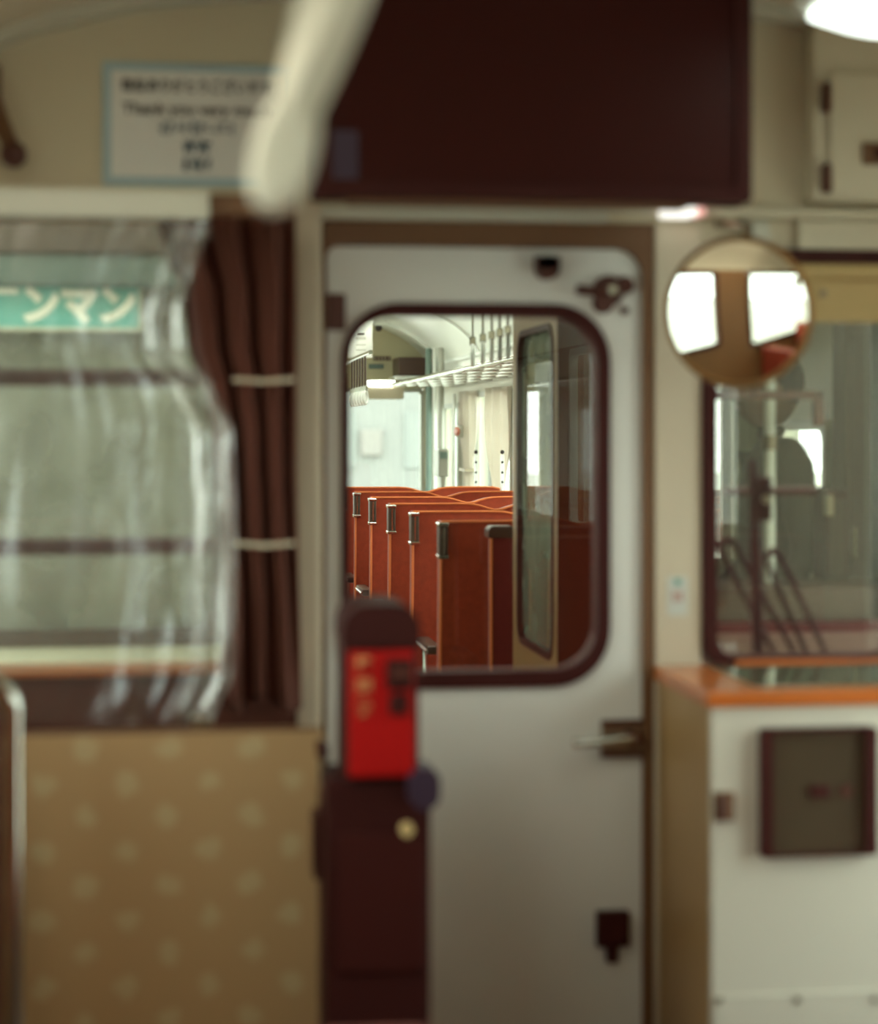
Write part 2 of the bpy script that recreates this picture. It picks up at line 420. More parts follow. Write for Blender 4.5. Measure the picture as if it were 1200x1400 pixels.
# ---- gangway door
YD = YW+0.01
dx0, dx1 = at(447, 600, YD).x, at(877, 600, YD).x
dz1 = at(660, 339, YD).z
door = sthing('door_1', 'pale green-white gangway door with a round-cornered window and latches', 'door', (dx0, YD, 0))
wo = rrect(at(466, 600, YD).x, at(833, 600, YD).x, at(650, 940, YD).z, at(650, 415, YD).z, 0.125, 10)
wi = rrect(at(478, 600, YD).x, at(815, 600, YD).x, at(650, 917, YD).z, at(650, 433, YD).z, 0.095, 10)
dl = rrect(dx0, dx1, 0.03, dz1, (0.002, 0.06, 0.02, 0.002), 10)
obj('door_leaf', ring_y(B(), dl, wo, YD, YD+0.035), M_white, door, True)
g = ring_y(B(), wo, wi, YD-0.012, YD+0.045)
obj('window_gasket', g, M_rubber, door, True, 'dark rubber window seal')
obj('window_pane', prism_y(B(), wi, YD+0.018, YD+0.022), G_door, door, False, 'clear glass pane')
# pale bead beside the seal, top left
def arcpts(c, r, a0, a1, n, Y):
    return [(c[0]+r*math.cos(math.radians(a0+(a1-a0)*i/n)), Y, c[1]+r*math.sin(math.radians(a0+(a1-a0)*i/n))) for i in range(n+1)]
# catch (dark round) at the top
c = at(746, 367, YD)
bmk = B(); disc_y(bmk, (c.x, c.z), 0.026, YD-0.03, YD, 20); box(bmk, c.x-.026, c.x+.026, YD-.03, YD, c.z-.002, c.z+.024)
obj('door_catch', bmk, M_dbrown, door, True, 'dark brown rounded catch')
# top latch
c = at(830, 398, YD)
lt = obj('latch', B(), M_dbrown, door)
bmk = B(); disc_y(bmk, (c.x, c.z), 0.034, YD-0.014, YD, 20)
disc_y(bmk, (c.x+.035, c.z+.012), 0.02, YD-0.02, YD, 16); disc_y(bmk, (c.x-0.012, c.z-.028), 0.022, YD-0.018, YD, 16)
bmk.to_mesh(lt.data); bmk.free(); lt.data.materials.clear(); lt.data.materials.append(M_dbrown)
e = at(785, 397, YD)
obj('latch_lever', tb([(c.x, YD-.022, c.z), (c.x-.04, YD-.025, c.z-.002), (e.x, YD-.025, e.z)], [.011, .010, .012], 10), M_dbrown, lt, True)
obj('latch_pin', disc_y(B(), (c.x+.004, c.z), 0.011, YD-0.04, YD-.014, 16), M_chrome, lt, True)
obj('latch_screw', disc_y(B(), (at(853, 425, YD).x, at(853, 425, YD).z), 0.009, YD-0.008, YD, 12), M_dbrown, door, True)
# lever handle
c = at(848, 1007, YD)
h = obj('door_handle', bx(c.x-.045, at(880, 1007, YD).x, YD-.012, YD, at(848, 1033, YD).z, at(848, 983, YD).z, bev=.006), M_steel, door, False, 'worn steel lever handle')
for dzp in (986, 1030):
    q = at(845, dzp, YD)
    obj('handle_bar', bx(q.x-.042, at(876, 1007, YD).x, YD-.022, YD-.01, q.z-.006, q.z+.006, bev=.003), M_dbrown, h)
e = at(778, 1012, YD)
obj('lever', tb([(c.x+.02, YD-.03, c.z), (c.x-.03, YD-.04, c.z-.004), (e.x+.02, YD-.045, e.z), (e.x, YD-.045, e.z)], [.012, .010, .009, .011], 10), M_chrome, h, True)
obj('lever_hub', disc_y(B(), (c.x+.02, c.z), .02, YD-.036, YD-.01, 18), M_dbrown, h, True)
# lower lock
a, b = at(813, 1300, YD), at(858, 1242, YD)
lk = obj('lock', bx(a.x, b.x, YD-.028, YD, a.z+.012, b.z, bev=.008), M_rubber, door, False, 'dark lock box')
q = at(835, 1302, YD)
obj('lock_tongue', bx(q.x-.013, q.x+.013, YD-.02, YD, q.z-.02, q.z+.03, bev=.006), M_rubber, lk)
# upper-left hinge
a, b = at(446, 452, YD), at(472, 402, YD)
obj('hinge', bx(a.x, b.x, YD-.02, YD, a.z, b.z, bev=.004), M_dbrown, door)
# ---- left window opening: pane, guard bars, ledge
wl = sthing('window_1', 'left end window with dark brown guard bars behind a clear vinyl sheet', 'window', (aL0, YW, zL0))
obj('window_pane', bx(aL0, aL1, YW+.035, YW+.04, zL0, zL1), G_wind, wl)
obj('window_frame', ring_y(B(), rrect(aL0, aL1, zL0, zL1, .02), rrect(aL0+.02, aL1-.02, zL0+.02, zL1-.02, .02), YW-.01, YW+.06), M_frame, wl)
for py in (517, 746):
    z = at(200, py, YW).z
    obj('guard_bar', bx(aL0, aL1, YW-.02, YW, z-.018, z+.018, bev=.006), M_dbrown, wl, False, 'brown guard bar across the window')
zt = at(200, 912, 4.1).z
obj('window_ledge', bx(aL0-.1, aL1, 4.06, YW, zt-.012, zt, bev=.004), M_wood, wl, False, 'orange wooden ledge')
tag(obj('wall_ledge_panel', bx(XL, aL1, 4.09, YW-.001, .4, zt-.012), M_curt), kind='structure').name = 'wall_lower_left'
# ---- right windscreen
ws = sthing('window_2', 'right windscreen in a dark rubber seal with a wooden inner sill', 'window', (aW0, YW, zW0))
o1 = rrect(aW0, aW1, zW0, zW1, 0.07, 8)
i1 = rrect(aW0+.03, aW1-.03, at(1080, 897, YW).z, zW1-.032, 0.05, 8)
obj('window_seal', ring_y(B(), o1, i1, YW-.025, YW+.06), M_rubber, ws, True)
obj('window_pane', bx(aW0+.02, aW1-.02, YW+.03, YW+.034, zW0+.01, zW1-.02), G_wind, ws)
q = at(1090, 913, YW)
obj('window_sill', bx(aW0+.07, aW1, YW-.034, YW+.05, q.z, at(1090, 899, YW).z, bev=.004), M_wood, ws, False, 'orange wooden sill')
# ================================================================== SETTING: adjacent car
struct('floor_adjacent', bx(XL, XR, YA, YE, -0.06, 0), M_floor)
struct('ceiling_adjacent', arch_strip(YA+.08, YE, 0.05), M_intc, True)
HA_R = [(6.02, 6.63, 1.02, 1.49), (7.2, 8.5, .88, 1.72), (8.9, 10.2, .88, 1.72), (10.6, 11.9, .88, 1.72), (12.0, 13.6, .88, 1.72), (14.3, 15.3, .35, 1.66)]
HA_L = [(5.5, 6.5, 1.02, 1.6), (7.2, 8.5, .88, 1.72), (8.9, 10.2, .88, 1.72), (10.6, 11.9, .88, 1.72), (12.0, 13.6, .88, 1.72), (14.3, 15.3, .35, 1.66)]
struct('wall_adjacent_right', wall_cells(B(), 'X', XR, XR+.08, YA, YE, 0, 2.1, HA_R), M_int)
struct('wall_adjacent_left', wall_cells(B(), 'X', XL-.08, XL, YA, YE, 0, 2.1, HA_L), M_int)
struct('wall_far_end', wall_cells(B(), 'Y', YE, YE+.08, XL-.08, XR+.08, 0, 2.5, [(-.6, .1, .9, 1.78), (.3, 1.0, .9, 1.78), (1.12, 1.98, .9, 1.80)]), M_cream2)
FR = [(XL+.1, .12, .92, 1.86), (.22, 1.09, .02, 1.95), (1.2, 1.93, .92, 1.8)]
struct('wall_adjacent_front', wall_cells(B(), 'Y', YA, YA+.08, XL-.08, XR+.08, -.1, 2.5, FR), M_ext)
for n, (Yw, side, hs) in enumerate(((0, XL, HL), (0, XR, HR), (0, XL, HA_L), (0, XR, HA_R))):
    for a0, a1, z0, z1 in hs:
        s = 1 if side > XC else -1
        t = sthing('window_%d' % (10+n*10+hs.index((a0, a1, z0, z1))), None, None, (side, a0, z0))
        fr = ring_y(B(), rrect(a0, a1, z0, z1, .05), rrect(a0+.035, a1-.035, z0+.035, z1-.035, .04), -.012, .03)
        obj('window_frame', swap(fr, side) if s < 0 else swap(fr, side-.018), M_gpost if n > 1 else (M_rubber if n == 0 else M_trim), t, True)
        obj('window_pane', bx(side+s*.03, side+s*.034, a0+.01, a1-.01, z0+.01, z1-.01), G_dim if (n < 2 and a0 < 2) else G_win, t)
t = sthing('window_3', 'bright end window at the far end of the adjacent carriage', 'window', (1.12, YE, .9))
obj('window_frame', ring_y(B(), rrect(1.12, 1.98, .9, 1.8, .04), rrect(1.15, 1.95, .93, 1.77, .03), YE-.02, YE+.05), M_gpost, t)
obj('window_pane', bx(1.13, 1.97, YE+.02, YE+.024, .91, 1.79), G_win, t)
# adjacent front windows, seen through the near car's panes
t = sthing('window_4', 'windscreen of the adjacent cab seen through the right windscreen', 'window', (1.2, YA, .92))
obj('window_frame', ring_y(B(), rrect(1.2, 1.93, .92, 1.8, .06), rrect(1.235, 1.895, .955, 1.765, .04), YA-.015, YA+.06), M_rubber, t, True)
obj('window_pane', bx(1.21, 1.92, YA+.03, YA+.034, .93, 1.79), G_wind, t)
t = sthing('window_5', 'grey-green windscreen of the adjacent carriage behind the left window', 'window', (XL+.1, YA, .92))
obj('window_frame', ring_y(B(), rrect(XL+.1, .12, .92, 1.86, .06), rrect(XL+.14, .08, .96, 1.82, .04), YA-.015, YA+.06), M_extd, t, True)
obj('window_pane', bx(XL+.11, .11, YA+.03, YA+.034, .93, 1.85), G_left, t)
struct('wall_cab_screen', bx(XL, .16, 5.55, 5.6, 0, 2.2), M_ext)
struct('ground', bx(-60, 60, -30, 120, -1.15, -1.1), M_ground)
# ================================================================== OBJECTS: near car
# ---- fare display
Yf = 3.70
a, b = at(428, 268, Yf), at(1028, -70, Yf)
fd = thing('fare_display', 'large black fare display box hanging above the gangway door', 'display', ((a.x+b.x)/2, Yf, a.z))
obj('display_body', bx(a.x, b.x, Yf+.015, Yf+.10, a.z, b.z, bev=.008), M_black, fd)
obj('display_bezel', ring_y(B(), rrect(a.x, b.x, a.z, b.z, .012), rrect(a.x+.035, b.x-.03, a.z+.03, b.z-.03, .006), Yf, Yf+.016), M_black, fd)
obj('display_screen', bx(a.x+.03, b.x-.025, Yf+.008, Yf+.014, a.z+.025, b.z-.025), M_screen, fd)
q0, q1 = at(438, 243, Yf), at(490, 178, Yf)
obj('display_patch', bx(q0.x, q1.x, Yf+.004, Yf+.008, q0.z, q1.z), M_blue, fd, False, 'dim blue patch at the lower left of the screen')  # thin dim blue patch on the screen
for x in (a.x+.2, b.x-.2):
    obj('mounting_bracket', bx(x-.03, x+.03, Yf+.03, Yf+.09, b.z-.01, arch(x)+.02), M_dbrown, fd)
obj('lower_flange', bx(a.x+.07, b.x-.12, Yf+.03, Yf+.09, a.z-.008, a.z), M_frame, fd)
# ---- notice sign
Ys = YW-.004
a, b = at(140, 253, Ys), at(396, 90, Ys)
sg = thing('notice_sign', 'white multilingual thank-you notice with pale blue border above the left window', 'sign', (a.x, Ys, a.z))
obj('sign_border', bx(a.x, b.x, Ys-.003, Ys+.003, a.z, b.z, bev=.001), M_signb, sg, False, 'pale blue border')
obj('sign_board', bx(a.x+.018, b.x-.018, Ys-.005, Ys, a.z+.018, b.z-.018), M_signw, sg)
xc = at(269, 150, Ys).x; pm = (at(369, 150, Ys).x-at(269, 150, Ys).x)/100
for body, py, wpx, sz, m, bd in (('毎度ありがとうございます', 120, 204, .030, M_ink, .0006), ('Thank you very much', 151, 200, .032, M_ink, .0006),
                              ('감사합니다', 177, 104, .028, M_inkb, .0003), ('谢谢', 203, 38, .030, M_inkb, .0008), ('謝謝', 227, 38, .030, M_inkb, .0008)):
    text('lettering', body, m, sg, sz, (xc, Ys-.006, at(269, py, Ys).z), width=wpx*pm, bold=bd)
# ---- hook at the top left
c = at(20, 214, 4.15)
hk = thing('coat_hook', 'small brown coat hook on the wall left of the notice', 'hook', (c.x, 4.19, c.z))
e = at(-8, 145, 4.15)
obj('hook_arm', tb([(e.x-.02, 4.16, e.z+.04), (e.x, 4.15, e.z), (c.x-.012, 4.14, c.z+.03), (c.x, 4.12, c.z)], [.02, .02, .018, .018], 10), M_frame, hk, True)
bmk = B(); bmesh.ops.create_uvsphere(bmk, u_segments=16, v_segments=10, radius=.028, matrix=Matrix.Translation((c.x, 4.12, c.z)))
obj('hook_knob', bmk, M_dbrown, hk, True)
obj('hook_plate', bx(e.x-.06, e.x+.01, 4.165, 4.199, e.z-.02, e.z+.09, bev=.004), M_frame, hk)
# ---- hanging strap near the camera
Yt = 2.1
def sp(px, py): return at(px, py, Yt)
st = thing('hanging_strap', 'cream hanging strap with a narrow loop handle in front of the notice', 'strap', sp(450, -120))
def strap_fn(u, v):
    prof = [(-140, 492, 60), (0, 455, 52), (60, 437, 46), (110, 420, 40), (160, 405, 30), (190, 398, 22)]
    py = -140+u*330
    for k in range(len(prof)-1):
        if prof[k][0] <= py <= prof[k+1][0]+.01:
            f = (py-prof[k][0])/(prof[k+1][0]-prof[k][0])
            cx = prof[k][1]*(1-f)+prof[k+1][1]*f; wd = prof[k][2]*(1-f)+prof[k+1][2]*f; break
    ang = v*2*math.pi
    p = sp(cx+wd*math.cos(ang), py)
    p.y += 0.016*math.sin(ang)+.006*math.sin(3*ang+u*5)
    return p
obj('strap_belt', grid(strap_fn, 24, 28), M_strap, st, True)
lp = []
for i in range(25):
    a_ = 2*math.pi*i/24
    ex, ey = 17*math.cos(a_), 60*math.sin(a_)
    rot = math.radians(14)
    lp.append(sp(388+ex*math.cos(rot)-ey*math.sin(rot), 208+ex*math.sin(rot)+ey*math.cos(rot)))
obj('loop_handle', tb(lp, .0205, 12, False), M_strap, st, True)
obj('strap_rail', tb([(sp(480, 0).x-.0, 1.2, 2.07), (sp(480, 0).x, 2.9, 2.07)], .016, 12), M_steel, st, True)
# ---- curtain rail header, vinyl sheet, brown curtain
Yv = 3.80
a, b = at(-200, 296, Yv), at(286, 262, Yv)
tag(obj('curtain_header', bx(XL+.02, b.x, Yv-.02, Yv+.02, a.z+.004, b.z, bev=.005), M_trim), 'pale header strip holding the clear vinyl sheet over the left window', 'header strip')
a2, b2 = at(286, 294, Yv+.03), at(404, 268, Yv+.03)
tag(obj('curtain_rail', bx(a2.x, b2.x, Yv+.01, Yv+.05, a2.z, b2.z, bev=.004), M_frame), 'brown rail stub above the brown curtain', 'curtain rail')
EDGE = [(0, 288), (.08, 268), (.18, 250), (.26, 254), (.33, 292), (.42, 318), (.7, 322), (.9, 318), (1, 292)]
def vedge(v):
    for k in range(len(EDGE)-1):
        if v <= EDGE[k+1][0]+1e-6:
            f = (v-EDGE[k][0])/(EDGE[k+1][0]-EDGE[k][0]); f = f*f*(3-2*f)
            return EDGE[k][1]*(1-f)+EDGE[k+1][1]*f
def vinyl(u, v):
    px = -60+u*(vedge(v)+60); py = 297+v*693
    p = at(px, py, Yv)
    s = u*9+1.2*v
    k = .12+.88*min(1, max(0, (u-.45)/.4))
    p.y += k*(.020*math.sin(s*3.1+2.6*v)+.010*math.sin(s*6.3-3*v+1)+.006*math.sin(17*v+5*s))+.012*math.sin(5*u-4*v)+.004*math.sin(9*u+11*v)
    return p
vs = obj('vinyl_sheet', grid(vinyl, 70, 70), G_vinyl, None, True)
tag(vs, 'crumpled clear vinyl sheet hanging over the left window', 'plastic sheet')
def vinyl_fold(u, v):
    p = at(vedge(v)-26+(u-.5)*54, 310+v*676, Yv-.03)
    p.y += .022*math.cos(u*math.pi*3+2*v)+.006*math.sin(20*v)
    return p
tag(obj('vinyl_fold', grid(vinyl_fold, 24, 50), G_vinyl, vs, True), 'bunched edge of the vinyl sheet')
q = at(275, 990, Yv-.02)
cl = obj('sheet_clip', bx(q.x-.022, q.x+.022, q.y-.012, q.y+.012, q.z-.008, q.z+.018, bev=.005), M_chrome, vs, False, 'shiny clip at the bottom corner')
Yc = 4.0
def curtain(u, v):
    L = [(0, 215), (.08, 228), (.15, 250), (.25, 258), (.36, 280), (.45, 292), (.6, 300), (.8, 306), (1, 300)]
    for k in range(len(L)-1):
        if L[k][0] <= v <= L[k+1][0]+1e-6:
            f = (v-L[k][0])/(L[k+1][0]-L[k][0]); f = f*f*(3-2*f); x0 = L[k][1]*(1-f)+L[k+1][1]*f; break
    x1 = 404+ (22*max(0, v-.55))
    p = at(x0+u*(x1-x0), 296+v*(668+10*math.sin(u*9)), Yc)
    p.y += .025*math.sin(u*21+1.5*math.sin(3*v))+.01*math.sin(u*43+2*v)
    return p
ct = solid(obj('brown_curtain', grid(curtain, 70, 40), M_curt, None, True), .004)
tag(ct, 'dark brown gathered curtain beside the gangway door', 'curtain')
for py in (519, 743):
    p0, p1 = at(318, py, Yc-.05), at(402, py, Yc-.05)
    obj('curtain_cord', tb([p0, (p0+p1)/2+Vector((0, -.01, -.004)), p1], .005, 8), M_post, ct, True, 'thin pale cord across the curtain')
# ---- patterned partition
Yp = 3.70
zp = at(300, 1002, Yp).z
a, b = at(-300, 1002, Yp), at(446, 1002, Yp)
pt = tag(thing('partition', 'tan partition board printed with pale spots below the left window', 'partition', (0, Yp, 0)), kind=None)
pb = rrect(XL+.01, b.x, 0, zp, (.001, .02, .02, .001))
obj('partition_board', prism_y(B(), pb, Yp, Yp+.03), M_patt, pt)
obj('partition_cap', bx(XL+.01, b.x-.01, Yp+.004, Yp+.026, zp, zp+.006, bev=.002), M_frame, pt)
# ---- chrome handrail at the left edge
Yh = 3.45
r0 = at(18, 1500, Yh); zt = at(18, 925, Yh).z
pts = [(r0.x, Yh, 0.02), (r0.x, Yh, zt-.06)]
for i in range(1, 9):
    a_ = math.radians(90*i/8)
    pts.append((r0.x-.06*(1-math.cos(a_)), Yh, zt-.06+.06*math.sin(a_)))
pts += [(r0.x-.2, Yh, zt)]
hr = thing('handrail', 'chrome bent handrail at the left edge in front of the partition', 'handrail', (r0.x, Yh, 0))
obj('rail_tube', tb(pts, .016, 14), M_chrome, hr, True)
obj('rail_inner_strip', bx(r0.x-.055, r0.x-.018, Yh-.006, Yh+.006, .05, zt-.07, bev=.002), M_dbrown, hr, False, 'dark brown infill strip')
f_ = obj('rail_foot', disc_y(B(), (0, 0), .035, 0, .02), M_steel, hr)
f_.matrix_parent_inverse = Matrix.Identity(4); f_.rotation_euler = (math.pi/2, 0, 0); f_.location = (0, 0, .02)
# ---- teal one-man sign in the adjacent carriage
Yo = YA-.02
a, b = at(-34, 447, Yo), at(190, 393, Yo)
om = thing('destination_sign', 'teal plate with white katakana lettering behind the left window', 'sign', (a.x, Yo, a.z))
obj('sign_plate', bx(a.x, b.x, Yo-.003, Yo+.003, a.z, b.z, bev=.002), M_teal, om)
p0, p1 = at(-22, 420, Yo), at(184, 420, Yo)
text('lettering', 'ワンマン', M_trim, om, .1, ((p0.x+p1.x)/2, Yo-.0045, at(60, 420, Yo).z), width=(p1.x-p0.x), bold=.006)
obj('sign_edge', ring_y(B(), rrect(a.x-.008, b.x+.008, a.z-.008, b.z+.008, .004), rrect(a.x, b.x, a.z, b.z, .002), Yo-.005, Yo+.004), M_ext, om)
# dark roof edge above the adjacent front window
a, b = at(-100, 352, YA-.06), at(330, 270, YA-.06)
tag(obj('window_header', bx(XL+.08, .14, YA-.07, YA-.015, at(100, 391, YA-.07).z, at(100, 346, YA-.07).z, bev=.01), M_gteald), 'dark grey-teal header strip above the katakana plate', 'header strip')
tag(obj('roof_gutter', bx(XL, .18, YA-.08, YA-.0, at(100, 347, YA-.08).z, at(100, 260, YA-.08).z, bev=.01), M_extd), 'dull brown gutter over the adjacent windscreen behind the left window', 'gutter')
# ---- ticket machine
Ym = 3.50
tm = thing('ticket_machine', 'red numbered-ticket machine on a dark post in front of the door', 'ticket machine', (at(520, 900, Ym).x, Ym, 0))
a, b = at(470, 1064, Ym), at(573, 878, Ym)
obj('machine_body', bx(a.x, b.x, Ym, Ym+.17, a.z, b.z, bev=.006), M_black, tm)
a1, b1 = at(476, 1062, Ym), at(566, 888, Ym)
rp = obj('red_panel', bx(a1.x, b1.x, Ym-.008, Ym+.004, a1.z, b1.z, bev=.004), M_red, tm, False, 'bright red front panel')
zc = at(497, 940, Ym-.01)
for ch, py in zip('整理券', (909, 939, 969)):
    text('lettering', ch, M_redtxt, rp, .030, (zc.x, Ym-.0095, at(497, py, Ym).z), width=.031, bold=.0006)
a2, b2 = at(527, 941, Ym), at(562, 899, Ym)
sl = obj('ticket_slot', bx(a2.x, b2.x, Ym-.03, Ym-.004, a2.z, b2.z, bev=.005), M_black, rp)
obj('slot_lip', bx(a2.x+.006, b2.x-.006, Ym-.034, Ym-.028, (a2.z+b2.z)/2-.004, (a2.z+b2.z)/2+.012), M_dbrown, tm)
a2, b2 = at(531, 976, Ym), at(556, 947, Ym)
obj('button', bx(a2.x, b2.x, Ym-.018, Ym-.004, a2.z, b2.z, bev=.006), M_rubber, rp)
# domed head
c = at(522, 884, Ym)
def dome(px0, px1, py0, py1, Y0, Y1, r):
    A_, B_ = at(px0, py0, Y0), at(px1, py1, Y0)
    return prism_y(B(), rrect(A_.x, B_.x, A_.z, B_.z, (.004, r, r, .004), 8), Y0, Y1)
obj('machine_head', dome(470, 575, 884, 826, Ym-.015, Ym+.19, .045), M_black, tm, True)
a, b = at(446, 1500, Ym), at(590, 1066, Ym)
obj('machine_post', bx(a.x, b.x, Ym+.01, Ym+.2, 0.0, b.z, bev=.008), M_dbrown if False else M_black, tm)
obj('post_plate', bx(a.x+.02, b.x-.01, Ym+.002, Ym+.012, at(500, 1330, Ym).z, at(500, 1140, Ym).z, bev=.003), M_rubber, tm)
q = at(556, 1134, Ym)
obj('post_button', disc_y(B(), (q.x, q.z), .012, Ym-.006, Ym+.012, 18), M_pilot, tm, True, 'small round yellow-white button')
q0, q1 = at(560, 1108, Ym-.03), at(602, 1050, Ym-.03)
kb = prism_y(B(), rrect(q0.x, q1.x, q0.z, q1.z, .026, 8), Ym-.03, Ym+.05)
obj('side_knob', kb, M_blue, tm, True, 'dark navy side knob')
# switch box on the left post
Yb = 3.62
a, b = at(429, 1205, Yb), at(441, 1113, Yb)
sw = tag(thing('switch_box', 'small dark brown switch box at the partition edge left of the ticket machine', 'switch box', (a.x, Yb, a.z)))
obj('box_body', bx(a.x, b.x, Yb, Yb+.08, a.z, b.z, bev=.008), M_rubber, sw)
obj('box_cover', bx(a.x+.006, b.x-.006, Yb-.006, Yb+.002, a.z+.02, b.z-.02, bev=.002), M_black, sw)
q = at(452, 1042, Yb)
lm = thing('edge_fitting', 'small steel fitting on the partition edge above the switch box', 'fitting', (q.x, Yb, q.z))
obj('fitting_body', bx(q.x-.02, q.x-.006, Yb, Yb+.08, q.z-.05, q.z+.02, bev=.004), M_steel, lm)
obj('fitting_cap', bx(q.x-.022, q.x-.004, Yb-.002, Yb+.08, q.z+.005, q.z+.03, bev=.004), M_rubber, lm)
# ---- convex mirror
Yr = 3.92
mc = at(1008, 427, Yr); R = (at(1105, 427, Yr).x-at(911, 427, Yr).x)/2
mr = thing('convex_mirror', 'round convex mirror with a thin brass-brown rim beside the windscreen', 'mirror', mc)
bmk = B(); n1, n2 = 14, 48; RC = 1.25; hh = RC-math.sqrt(RC*RC-R*R)
cv = bmk.verts.new((0, -hh, 0)); prev = None
for i in range(1, n1+1):
    rr = R*i/n1; dy = -(math.sqrt(RC*RC-rr*rr)-(RC-hh))
    ring = [bmk.verts.new((rr*math.cos(2*math.pi*k/n2), dy, rr*math.sin(2*math.pi*k/n2))) for k in range(n2)]
    for k in range(n2):
        if prev is None: bmk.faces.new((cv, ring[k], ring[(k+1) % n2]))
        else: bmk.faces.new((prev[k], ring[k], ring[(k+1) % n2], prev[(k+1) % n2]))
    prev = ring
bot = [bmk.verts.new((v.co.x, .012, v.co.z)) for v in prev]
for k in range(n2): bmk.faces.new((prev[k], bot[k], bot[(k+1) % n2], prev[(k+1) % n2]))
bmk.faces.new(bot)
def local(o): o.matrix_parent_inverse = Matrix.Identity(4); return o
mg = local(obj('mirror_glass', bmk, M_mirror, mr, True))
local(obj('mirror_rim', tb([(R*math.cos(2*math.pi*k/48), .004, R*math.sin(2*math.pi*k/48)) for k in range(49)], .0075, 8, False), M_gold, mr, True))
local(obj('mirror_back', disc_y(B(), (0, 0), R*.97, .012, .03, 40, R*.5), M_dbrown, mr, True))
mr.rotation_euler = (math.radians(5), 0, math.radians(-31))
br = obj('mirror_bracket', tb([(mc.x+.03, Yr+.02, mc.z+R*.6), (mc.x+.035, Yr+.05, mc.z+R+.03), (mc.x+.035, YW-.02, mc.z+R+.06)], .012, 10), M_steel, None, True)
br.parent = mr; br.matrix_parent_inverse = (Matrix.Translation(mr.location) @ mr.rotation_euler.to_matrix().to_4x4()).inverted()
q = at(1032, 322, YW-.03)
br2 = obj('bracket_plate', bx(q.x-.03, q.x+.03, YW-.045, YW-.035, q.z-.03, q.z+.03, bev=.004), M_trim, None)
br2.parent = mr; br2.matrix_parent_inverse = br.matrix_parent_inverse
# white-pink glint over the trim, put in as a small glowing box
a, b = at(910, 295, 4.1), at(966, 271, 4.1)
wb = thing('glint_box', 'white and pink glint under the fare display, put in as a glowing box', 'glint box', (a.x, 4.1, a.z))
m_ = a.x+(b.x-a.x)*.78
obj('box_body', bx(a.x, m_, 4.1, 4.17, a.z, b.z, bev=.006), M_whiteglint, wb)
obj('box_end', bx(m_, b.x, 4.102, 4.17, a.z+.002, b.z, bev=.005), M_pinkglint, wb)
# ---- wall cabinet top right
Yk = 4.12
a, b = at(1112, 274, Yk), at(1330, -40, Yk)
wc = thing('wall_cabinet', 'cream wall cabinet with a hinged door at the upper right', 'cabinet', (a.x, Yk, a.z))
obj('cabinet_body', bx(a.x, XR, Yk, YW-.001, a.z, b.z, bev=.004), M_cab, wc)
a1, b1 = at(1132, 268, Yk), at(1300, 103, Yk)
cd = obj('cabinet_door', bx(a1.x, b1.x, Yk-.014, Yk, a1.z, b1.z, bev=.006), M_cab, wc)
for py in (135, 245):
    q = at(1128, py, Yk)
    hg = obj('hinge', bx(q.x-.012, q.x+.010, Yk-.02, Yk+.0, q.z-.03, q.z+.03, bev=.004), M_frame, wc, False, 'brown hinge')
    obj('hinge_pin', tb([(q.x-.002, Yk-.022, q.z-.032), (q.x-.002, Yk-.022, q.z+.032)], .006, 8), M_dbrown, hg, True)
q = at(1190, 212, Yk)
la = obj('cabinet_latch', bx(q.x-.025, q.x+.03, Yk-.026, Yk-.012, q.z-.024, q.z+.024, bev=.004), M_frame, cd, False, 'brown latch')
obj('latch_slot', bx(q.x-.002, q.x+.024, Yk-.03, Yk-.024, q.z-.012, q.z+.014), M_rubber, wc)
# ---- ceiling lamp top right
Yq0, Yq1 = 2.85, 3.55
lmp = thing('ceiling_lamp', 'lit white ceiling lamp at the upper right corner', 'ceiling lamp', (1.5, 2.4, 2.2))
lx0, lx1 = at(1086, 18, Yq1).x, at(1086, 18, Yq1).x+.34
def lampfn(y0, y1, d0, d1, inset):
    bm = B(); n = 10; P0 = []; P1 = []
    for i in range(n+1):
        x = lx0+inset+(lx1-lx0-2*inset)*i/n; bow = math.sin(math.pi*i/n)
        zl = 2.235-.10*max(0, (x-XC-.6))*0
        P0.append((x, arch(x)+.01 if d0 < 0 else zl-d0)); P1.append((x, zl-d0-d1*bow-.012))
    pts = P0+P1[::-1]
    return prism_y(bm, pts, y0, y1)
obj('lamp_housing', lampfn(Yq0, Yq1, -.005, .012, 0), M_intc, lmp, True)
obj('lamp_diffuser', lampfn(Yq0+.02, Yq1-.02, .012, .03, .02), M_lampn, lmp, True, 'glowing white diffuser')
# unseen fill lamp, added over the left side to brighten strap, partition and sign
M_fill_left = mat('fill_diffuser_left', (255, 245, 224), 0.4, var=0.0, emis=FILL_LEFT)
lx0, lx1 = -.52, -.18
left_fill = thing('ceiling_lamp', 'unseen fill lamp added over the left side to brighten the strap', 'ceiling lamp', (lx0, 1.9, 2.2))
obj('lamp_housing', lampfn(1.7, 3.0, -.005, .012, 0), M_intc, left_fill, True)
obj('lamp_diffuser', lampfn(1.72, 2.98, .012, .03, .02), M_fill_left, left_fill, True)
# ---- sticker on the post right of the door
a, b = at(912, 842, YW-.014), at(940, 788, YW-.014)
sk = thing('sticker', 'small white sticker with faint print on the cream post beside the windscreen', 'sticker', (a.x, YW-.014, a.z))
obj('sticker_sheet', bx(a.x, b.x, YW-.0145, YW-.0125, a.z, b.z), M_sticker, sk)
q = at(924, 795, YW)
obj('sticker_mark', disc_y(B(), (q.x, q.z), .008, YW-.0155, YW-.0143, 12), M_teal, sk)
q = at(924, 814, YW)
for dxx in (-.007, .006): obj('sticker_print', bx(q.x+dxx-.005, q.x+dxx+.005, YW-.0155, YW-.0143, q.z-.012, q.z+.01), M_pinkp, sk)
